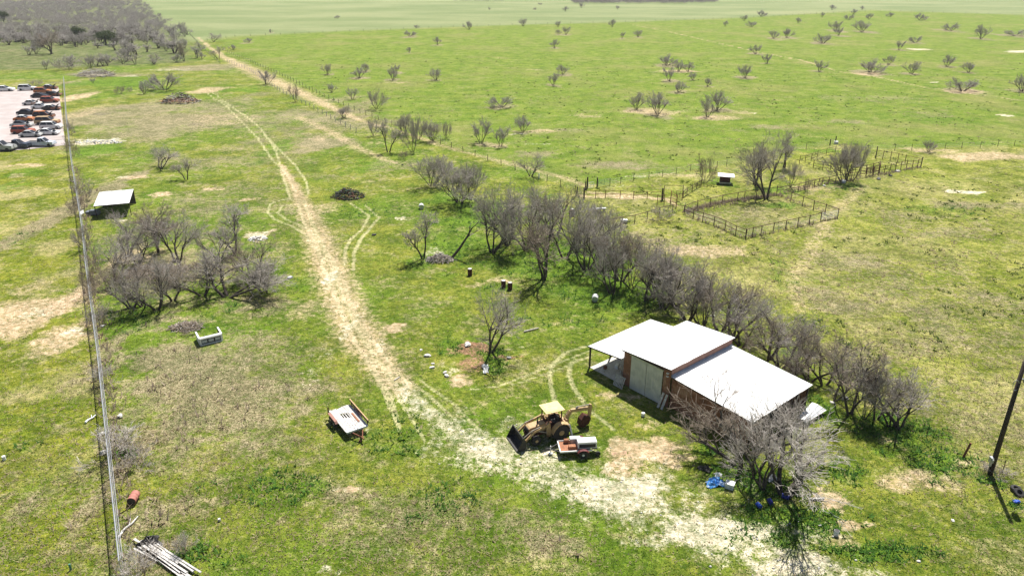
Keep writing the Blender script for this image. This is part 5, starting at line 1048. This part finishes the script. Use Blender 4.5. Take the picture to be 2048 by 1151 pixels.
for c in [(-10,24,183,'sedan','white','white sedan at the left edge of the salvage lot, back row',None,False,.15),(36,68,181.5,'suv','white','white car in the back row beside the grey bush',None,False,.2),(84,109,179,'sedan','char','charred car farthest back beside the fence','white',True,.1),
 (68,98,187,'suv','orange','orange-rust wreck at the far end of the lot','orange',False,.15),(62,92,196,'sedan','black','black car just in front of the orange-rust wreck','char',False,.12),(96,112,193,'sedan','char','charred wreck by the fence behind the red one',None,True,.1),(82,112,206,'suv','red','rusty red wreck beside the fence','red',False,.1),
 (46,76,211,'sedan','pale','pale wreck with charred front in the middle of the lot',None,True,.15),(68,90,218,'sedan','white','white sedan between the wrecks','white',False,.15),(86,115,221,'sedan','char','blackened wreck with pale roof beside the fence','pale',True,.12),(36,65,230,'sedan','black','black wreck with its hood up, standing apart','char',True,.12),
 (66,104,237,'suv','char','charred wreck with orange-rust roof near the fence','orange',True,.14),(70,114,250,'suv','tan','tan wreck with rusty sides near the fence','tan',False,.15),(30,60,243,'sedan','orange','orange and white wreck, left of the middle','white',False,.15),(20,60,255,'sedan','silver','silver car with black front, left side of the lot','black',True,.14),
 (24,62,268,'suv','red','brownish red wreck with open roof, left side','red',False,.12),(82,117,259,'suv','white','white car with large pale roof beside the fence','white',False,.12),(74,112,271,'sedan','white','white sedan in front of the large pale-roofed car','white',True,.12),(42,74,275,'sedan','silver','silver-green car at the front of the wrecks','silver',True,.13),
 (4,52,298,'pickup','navy','dark pickup in the front row of the lot',None,False,.02),(54,104,294,'pickup','ice','pale blue-white pickup in the front row beside the fence',None,False,.04),(-25,13,303,'pickup','silver','silver pickup cut by the left edge of the photo',None,False,.02)]:
    car(*c[:6], roofpaint=c[6], open_=c[7], rz=c[8])

# ------------------------------------------------------------ drums, tanks, junk
def drum(px, py, mat, label, r=.29, h=.88, lying=None, top=None, name='steel_drum', cat='drum'):
    e = empty(name, G(px, py), 0, label, cat)
    m_ = Matrix.Identity(3) if lying is None else Matrix.Rotation(lying, 3, 'Z') @ Matrix.Rotation(math.pi / 2, 3, 'X'); o = (0, 0, 0) if lying is None else tuple(Vector((0, 0, r)) - m_ @ Vector((0, 0, h / 2)))
    MB().lathe([(r * .97, 0), (r, .02), (r * .97, .04), (r * .97, h * .32), (r * 1.02, h * .34), (r * .97, h * .36), (r * .97, h * .63), (r * 1.02, h * .65), (r * .97, h * .67), (r * .97, h - .04), (r, h - .02), (r * .98, h)], 18, m_, o).obj('shell', mat, e, True)
    MB().lathe([(r * .9, h + .004), (r * .9, h + .012)], 18, m_, o).obj('lid', top or mat, e); return e
drum(940, 550, dark_rust, 'rusty drum standing alone below the brush pile', top=concrete); drum(1007, 574, dark_rust, 'left rusty drum of the pair in the grass', top=silver_wood); drum(1020, 578, dark_rust, 'right rusty drum of the pair in the grass', top=silver_wood)
drum(269, 1001, M('pink_rust_drum', (.45, .19, .15), (.36, .14, .11), .7, 5), 'reddish drum lying open beside the chain-link fence', .32, .9, lying=R(5), top=black_iron)
drum(1190, 601, white, 'white tank lying under the tree line', .36, .8, lying=R(-10), top=silver, name='water_tank', cat='tank'); drum(843, 417, white, 'white drum lying in the grass above the lone tree', .4, .8, lying=R(10), top=silver)
drum(1248, 446, silver, 'grey drum lying below the corral fence', .33, 1.0, lying=R(80)); drum(1517, 1013, blue, 'light blue drum under the pale tree, leftmost of three', .16, .4, lying=R(20), name='plastic_drum'); drum(1540, 1006, deep_blue, 'deep blue drum in the middle under the pale tree', .16, .5, lying=R(5), name='plastic_drum'); drum(1570, 996, deep_blue, 'dark blue drum beside the right pale trunk', .19, .5, lying=R(60), name='plastic_drum')
drum(1672, 1069, M('white_bucket', (.75, .75, .78), None, .4, 4), 'small white bucket at the edge of the bare patches', .17, .4, name='bucket', cat='bucket', top=black_iron); drum(1286, 831, white, 'white bucket on the grass in front of the barn', .16, .3, name='bucket', cat='bucket'); drum(9, 919, white, 'small white cap on the left lawn', .13, .35, name='vent_cap', cat='cap'); drum(1687, 365, white, 'white tub under the round corral tree', .35, .4, name='tub', cat='tub'); drum(1672, 287, white, 'white tub beside the rear pair of posts', .45, .5, name='tub', cat='tub')
drum(439, 1041, concrete, 'small pale stump in the grass', .1, .2, name='stump', cat='stump'); drum(142, 1138, green_paint, 'small green pipe stub on the left lawn', .07, .45, name='pipe_stub', cat='pipe')
# white trough on legs
e = empty('water_trough', G(1198, 422), R(8), 'long white trough on two legs below the corral', 'trough')
MB().prism([(-.25, .5), (.25, .5), (.2, .28), (-.2, .28)], -1.1, 1.1, Matrix.Rotation(math.pi / 2, 3, 'Z')).obj('basin', white, e); MB().box((-.8, 0, .14), (.1, .4, .28)).box((.8, 0, .14), (.1, .4, .28)).obj('legs', dark_rust, e)
mb = MB(); mb.box((0, 0, .4), (.7, .9, .6)); mb.box((.1, .1, .8), (.5, .5, .25), .4); mb.box((-.2, -.3, .95), (.2, .3, .3), .2)
e = empty('machine', G(1144, 431), .3, 'small black machine with a white top left of the trough', 'machine'); mb.obj('body', black_iron, e); MB().box((.05, .1, 1.0), (.45, .5, .1)).box((.2, -.5, .5), (.25, .08, .3)).obj('cover', white, e)
# tyres by the pole
for k, (px, py) in enumerate([(2036, 987), (2030, 980)]):
    m_ = Matrix.Rotation(.5 if k == 0 else .1, 3, 'X'); o = MB().lathe([(.18, .0), (.33, .0), (.36, .06), (.36, .14), (.33, .2), (.18, .2), (.18, .19), (.2, .1), (.18, .01)], 16, m_, (0, 0, .08)).obj('tyre', rubber, loc=G(px, py)); tag(o, ['black tyre leaning in the weeds right of the pole', 'black tyre lying flat behind the leaning tyre'][k], 'tyre')
o = MB().blob((0, 0, .1), .22, (1.3, .8, .5), 9, 5, .2, 3).obj('blue_sack', blue, loc=G(2032, 1004)); tag(o, 'small bright blue sack below the tyres', 'sack')
# tarp and boxes by the big tree
def cloth(name, px, py, w_, d_, h_, mat, label, seed, cat='tarp', rz=0):
    r = random.Random(seed); n = 11; vs = []; fs = []
    ph = [r.uniform(0, 6) for _ in range(6)]
    for i in range(n):
        for j in range(n):
            u, v_ = i / (n - 1) * 2 - 1, j / (n - 1) * 2 - 1
            rad = 1 - .18 * math.sin(3 * math.atan2(v_, u) + ph[0]) - .1 * math.sin(7 * math.atan2(v_, u) + ph[1])
            z = h_ * max(0, (1 - (u * u + v_ * v_) * .6)) * (.55 + .3 * math.sin(5 * u + ph[2]) * math.cos(4 * v_ + ph[3]) + .25 * math.sin(9 * u + 8 * v_ + ph[4])) + .03
            vs.append((u * w_ / 2 * rad, v_ * d_ / 2 * rad, max(.03, z)))
    for i in range(n - 1):
        for j in range(n - 1): a = i * n + j; fs.append((a, a + n, a + n + 1, a + 1))
    b = len(vs); vs += [(x, y, z - .03) for x, y, z in vs]; fs += [tuple(b + q for q in f[::-1]) for f in fs]
    o = MB().add(vs, fs).obj(name, mat, loc=G(px, py), rot=(0, 0, rz)); return tag(o, label, cat)
tarpm = M('blue_tarp', (.06, .27, .62), (.04, .16, .42), .5, 6, dirt=(.6, .65, .7))
cloth('blue_tarp', 1430, 966, 1.35, 1.0, .45, tarpm, 'crumpled blue tarp near the brown leaning tree', 1, rz=.3); cloth('white_sheet', 1545, 958, .7, .6, .5, white, 'white sheet caught between the tree trunks', 2, 'sheet'); cloth('black_tarp', 298, 1086, 1.3, .9, .6, black_iron, 'black crumpled tarp at the end of the timber pile', 3, rz=.5)
cloth('black_bag', 1409, 938, .9, .6, .4, black_iron, 'black bag heap above the blue tarp', 4, 'bag', -.4); cloth('plastic_sheet', 971, 738, .55, 1.6, .5, white, 'crumpled white sheeting beside the lone centre tree', 5, 'sheet', .1); cloth('white_bag', 1436, 950, .5, .4, .3, white, 'white bag on top edge of the blue tarp', 6, 'bag')
o = MB().box((0, 0, .2), (.62, .5, .4)).box((0, 0, .42), (.66, .54, .05)).obj('cooler', white, loc=G(1459, 974), rot=(0, 0, -.5)); tag(o, 'white cooler box right of the blue tarp', 'cooler')
o = MB().box((0, 0, .08), (1.1, .14, .10)).obj('beam', silver_wood, loc=G(1633, 998), rot=(0, 0, .05)); tag(o, 'short pale beam beside the bare soil patch', 'beam')
o = MB().box((0, 0, .05), (.9, .06, .04)).obj('stick', M('yellow_stick', (.6, .5, .1), None, .6, 4), loc=G(975, 748), rot=(0, 0, -.9)); tag(o, 'yellowish board below the white sheeting', 'board')
o = MB().box((0, 0, .05), (.75, .07, .04)).obj('plank', silver_wood, loc=G(794, 757), rot=(0, 0, .95)); tag(o, 'pale plank lying on the wheel tracks', 'plank')
o = MB().tube((-.9, 0, .1), (.9, .1, .1), .1, .06, 8).obj('log', twig_pale, loc=G(1063, 661), rot=(0, 0, .45)); tag(o, 'pale log lying right of the lone centre tree', 'log')
# rubble pieces
RUB = [(855,712,.35,'pale rubble lump left of the red soil'),(842,700,.22,'small pale rubble lump above the larger one'),(866,727,.2,'small pale chunk left of the slabs'),(890,745,.24,'pale chunk right of the small one'),(893,752,.3,'pale slab beside the wheel tracks'),(865,735,.28,'pale slab left of the wheel-track slabs'),(935,690,.45,'round pale stone on the red soil'),(1018,716,.28,'flat stone right of the lone centre tree'),
       (580,556,.45,'grey sheet of metal right of the left thicket'),(240,832,.35,'white scrap beside the chain-link fence'),(205,652,.25,'white scrap on the fence near the twiggy bush'),(148,363,.4,'white scrap left of the fence above the shed'),(208,905,.35,'white scrap on the lawn side of the fence'),(203,868,.35,'white rag on the lawn side of the fence'),(1920,455,.1,'small white stone in the right field'),(1640,1050,.12,'small stone near the bare patch'),(805,330,.3,'dark stump in the grass below the fence thicket'),(748,470,.35,'dark clump of weeds on the curved wheel tracks'),
       (1905,1040,.15,'pale stone in the lower right grass'),(1837,1122,.15,'pale stone in the bottom right grass'),(1757,359,.55,'black and white junk at the front of the rear corral'),(1781,352,.4,'dark junk right of the black and white junk'),(1795,343,.5,'long pale scrap by the rear corral'),(1648,372,.35,'pale scrap under the corral fence'),(1245,452,.15,'small pale stone below the grey drum'),(1345,595,.12,'pale scrap beyond the barn'),(1425,632,.3,'white scrap behind the barn roof'),(1690,798,.35,'pale debris below the grey-brown tree'),(1664,806,.3,'pale debris right of the barn')]
for k, (px, py, s, lab) in enumerate(RUB):
    dk = 'dark' in lab or 'black' in lab; mb = MB().blob((0, 0, s * .25), s, (1.0, .7, .35), 8, 4, .3, k)
    if 'junk' in lab: mb.box((s * .3, 0, s * .5), (s, s * .3, s * .2), k); mb.bar((-s, 0, .1), (s, s * .2, s * .8), .06, .06)
    o = mb.obj('rubble', black_iron if dk else silver if 'metal' in lab else concrete, loc=G(px, py), rot=(0, 0, k * 1.3)); tag(o, lab, 'junk' if 'junk' in lab else 'debris')
for k, (px, py, rz_, L, lab) in enumerate([(182, 838, 1.35, 1.2, 'white torn rag strip on the left lawn'), (255, 1055, 1.4, 2.2, 'whitened log lying along the chain-link fence')]):
    mb = MB(); prev = Vector((-L / 2, 0, .08))
    for j in range(1, 7):
        q = Vector((-L / 2 + L * j / 6, random.uniform(-.1, .1), .08)); mb.tube(prev, q, .10 - .008 * j, .10 - .008 * (j + 1), 7); prev = q
    mb.tube((L * .1, 0, .1), (L * .35, .3, .15), .05, .02, 6)
    o = mb.obj('log' if k else 'rag', silver_wood if k else white, loc=G(px, py), rot=(0, 0, rz_)); tag(o, lab, 'log' if k else 'rag')
# timber pile
e = empty('timber_pile', G(335, 1120), math.atan2((G(400, 1165) - G(285, 1088)).y, (G(400, 1165) - G(285, 1088)).x), 'pile of long silvery planks at the bottom left', 'timber pile')
rt = random.Random(9)
for k in range(26):
    L = rt.uniform(3.2, 5.6); y_ = rt.uniform(-.42, .42); z_ = .05 + .055 * (k // 6); x_ = rt.uniform(-.9, 1.2)
    MB().box((x_, y_, z_), (L, rt.uniform(.07, .15), .04), rt.gauss(0, .045)).obj('plank', silver_wood if k % 3 else grey_wood, e)
# brush and burn heaps
def heap(name, px, py, W, D, Hh, mats, label, n, seed, cat='heap', chunk=0.3):
    e = empty(name, G(px, py), 0, label, cat); r = random.Random(seed); mbs = [MB() for _ in mats]
    for k in range(n):
        a = r.uniform(0, 6.28); q = r.random() ** .6; x, y = math.cos(a) * q * W / 2, math.sin(a) * q * D / 2; z = Hh * (1 - q * q) * r.uniform(.3, 1)
        mb = mbs[k % len(mats)] ; L = r.uniform(.3, 1.1) * W * .16; t = r.uniform(0, 6.28); s = r.uniform(-.4, .4)
        if r.random() < chunk: mb.blob((x, y, z), r.uniform(.08, .24), (1, 1, .7), 6, 3, .4, seed * 97 + k)
        else: mb.tube((x - math.cos(t) * L, y - math.sin(t) * L, max(.02, z - s * L)), (x + math.cos(t) * L, y + math.sin(t) * L, max(.04, z + s * L)), r.uniform(.02, .07), .015, 4)
    for mb, m_, nm in zip(mbs, mats, ('branches', 'charred_wood', 'scrap')): mb.obj(nm, m_, e)
heap('burn_heap', 360, 205, 11, 7.0, 3.0, (dark_rust, black_iron, concrete), 'dark burnt rubbish heap with white scraps at the far end of the yard', 420, 1, chunk=.55)
heap('burn_heap', 697, 393, 5.6, 4.2, 1.5, (black_iron, dark_rust, M('dark_green_rubbish', (.05, .08, .05), None, .8, 5)), 'black burnt heap beside the track in the middle of the yard', 300, 2, chunk=.5)
o = MB().blob((0, 0, .1), .5, (1.2, .6, .4), 9, 4, .3, 7).obj('white_sack', white, loc=G(676, 392)); tag(o, 'white sack at the left foot of the middle burnt heap', 'sack')
heap('brush_pile', 880, 520, 3.6, 2.6, .9, (twig_pale, twig_brown, twig_grey), 'pale brush pile between the lone tree and the leaning tree', 260, 3, chunk=.02)
heap('brush_pile', 193, 152, 14, 9, 2.8, (silver_wood, twig_pale, dark_rust), 'long pale brush pile on the far green patch', 420, 4, chunk=.05)
heap('debris_pile', 195, 285, 11, 3.5, .5, (white, concrete, silver), 'row of white sheets and debris beside the chain-link fence', 110, 5, chunk=.8)
heap('brush_pile', 300, 545, 7, 4, .9, (twig_pale, twig_grey, twig_brown), 'tangle of fallen pale branches in the left thicket', 300, 6, chunk=.0)
heap('brush_pile', 372, 655, 3.4, 2.2, .6, (twig_pale, dead_stalks, twig_brown), 'flattened pale stalks beside the truck cap', 260, 8, chunk=.0)
heap('debris_pile', 515, 478, 2.6, 2.2, .3, (concrete, silver_wood, white), 'pale rubble beside the left thicket', 60, 7, chunk=.85)

# ------------------------------------------------------------ the air
hm = bpy.data.materials.new('haze_air'); hm.use_nodes = True; hn = hm.node_tree; hn.nodes.remove(hn.nodes['Principled BSDF'])
pv = hn.nodes.new('ShaderNodeVolumePrincipled'); pv.inputs['Color'].default_value = (.93, .95, 1, 1); pv.inputs['Density'].default_value = 0.00011; pv.inputs['Anisotropy'].default_value = .2
hn.links.new(pv.outputs[0], hn.nodes['Material Output'].inputs['Volume'])
tag(MB().box((0, 3900, 18.7), (25000, 20800, 40.0)).obj('haze', hm), 'thin pale air over the fields', kind='stuff')
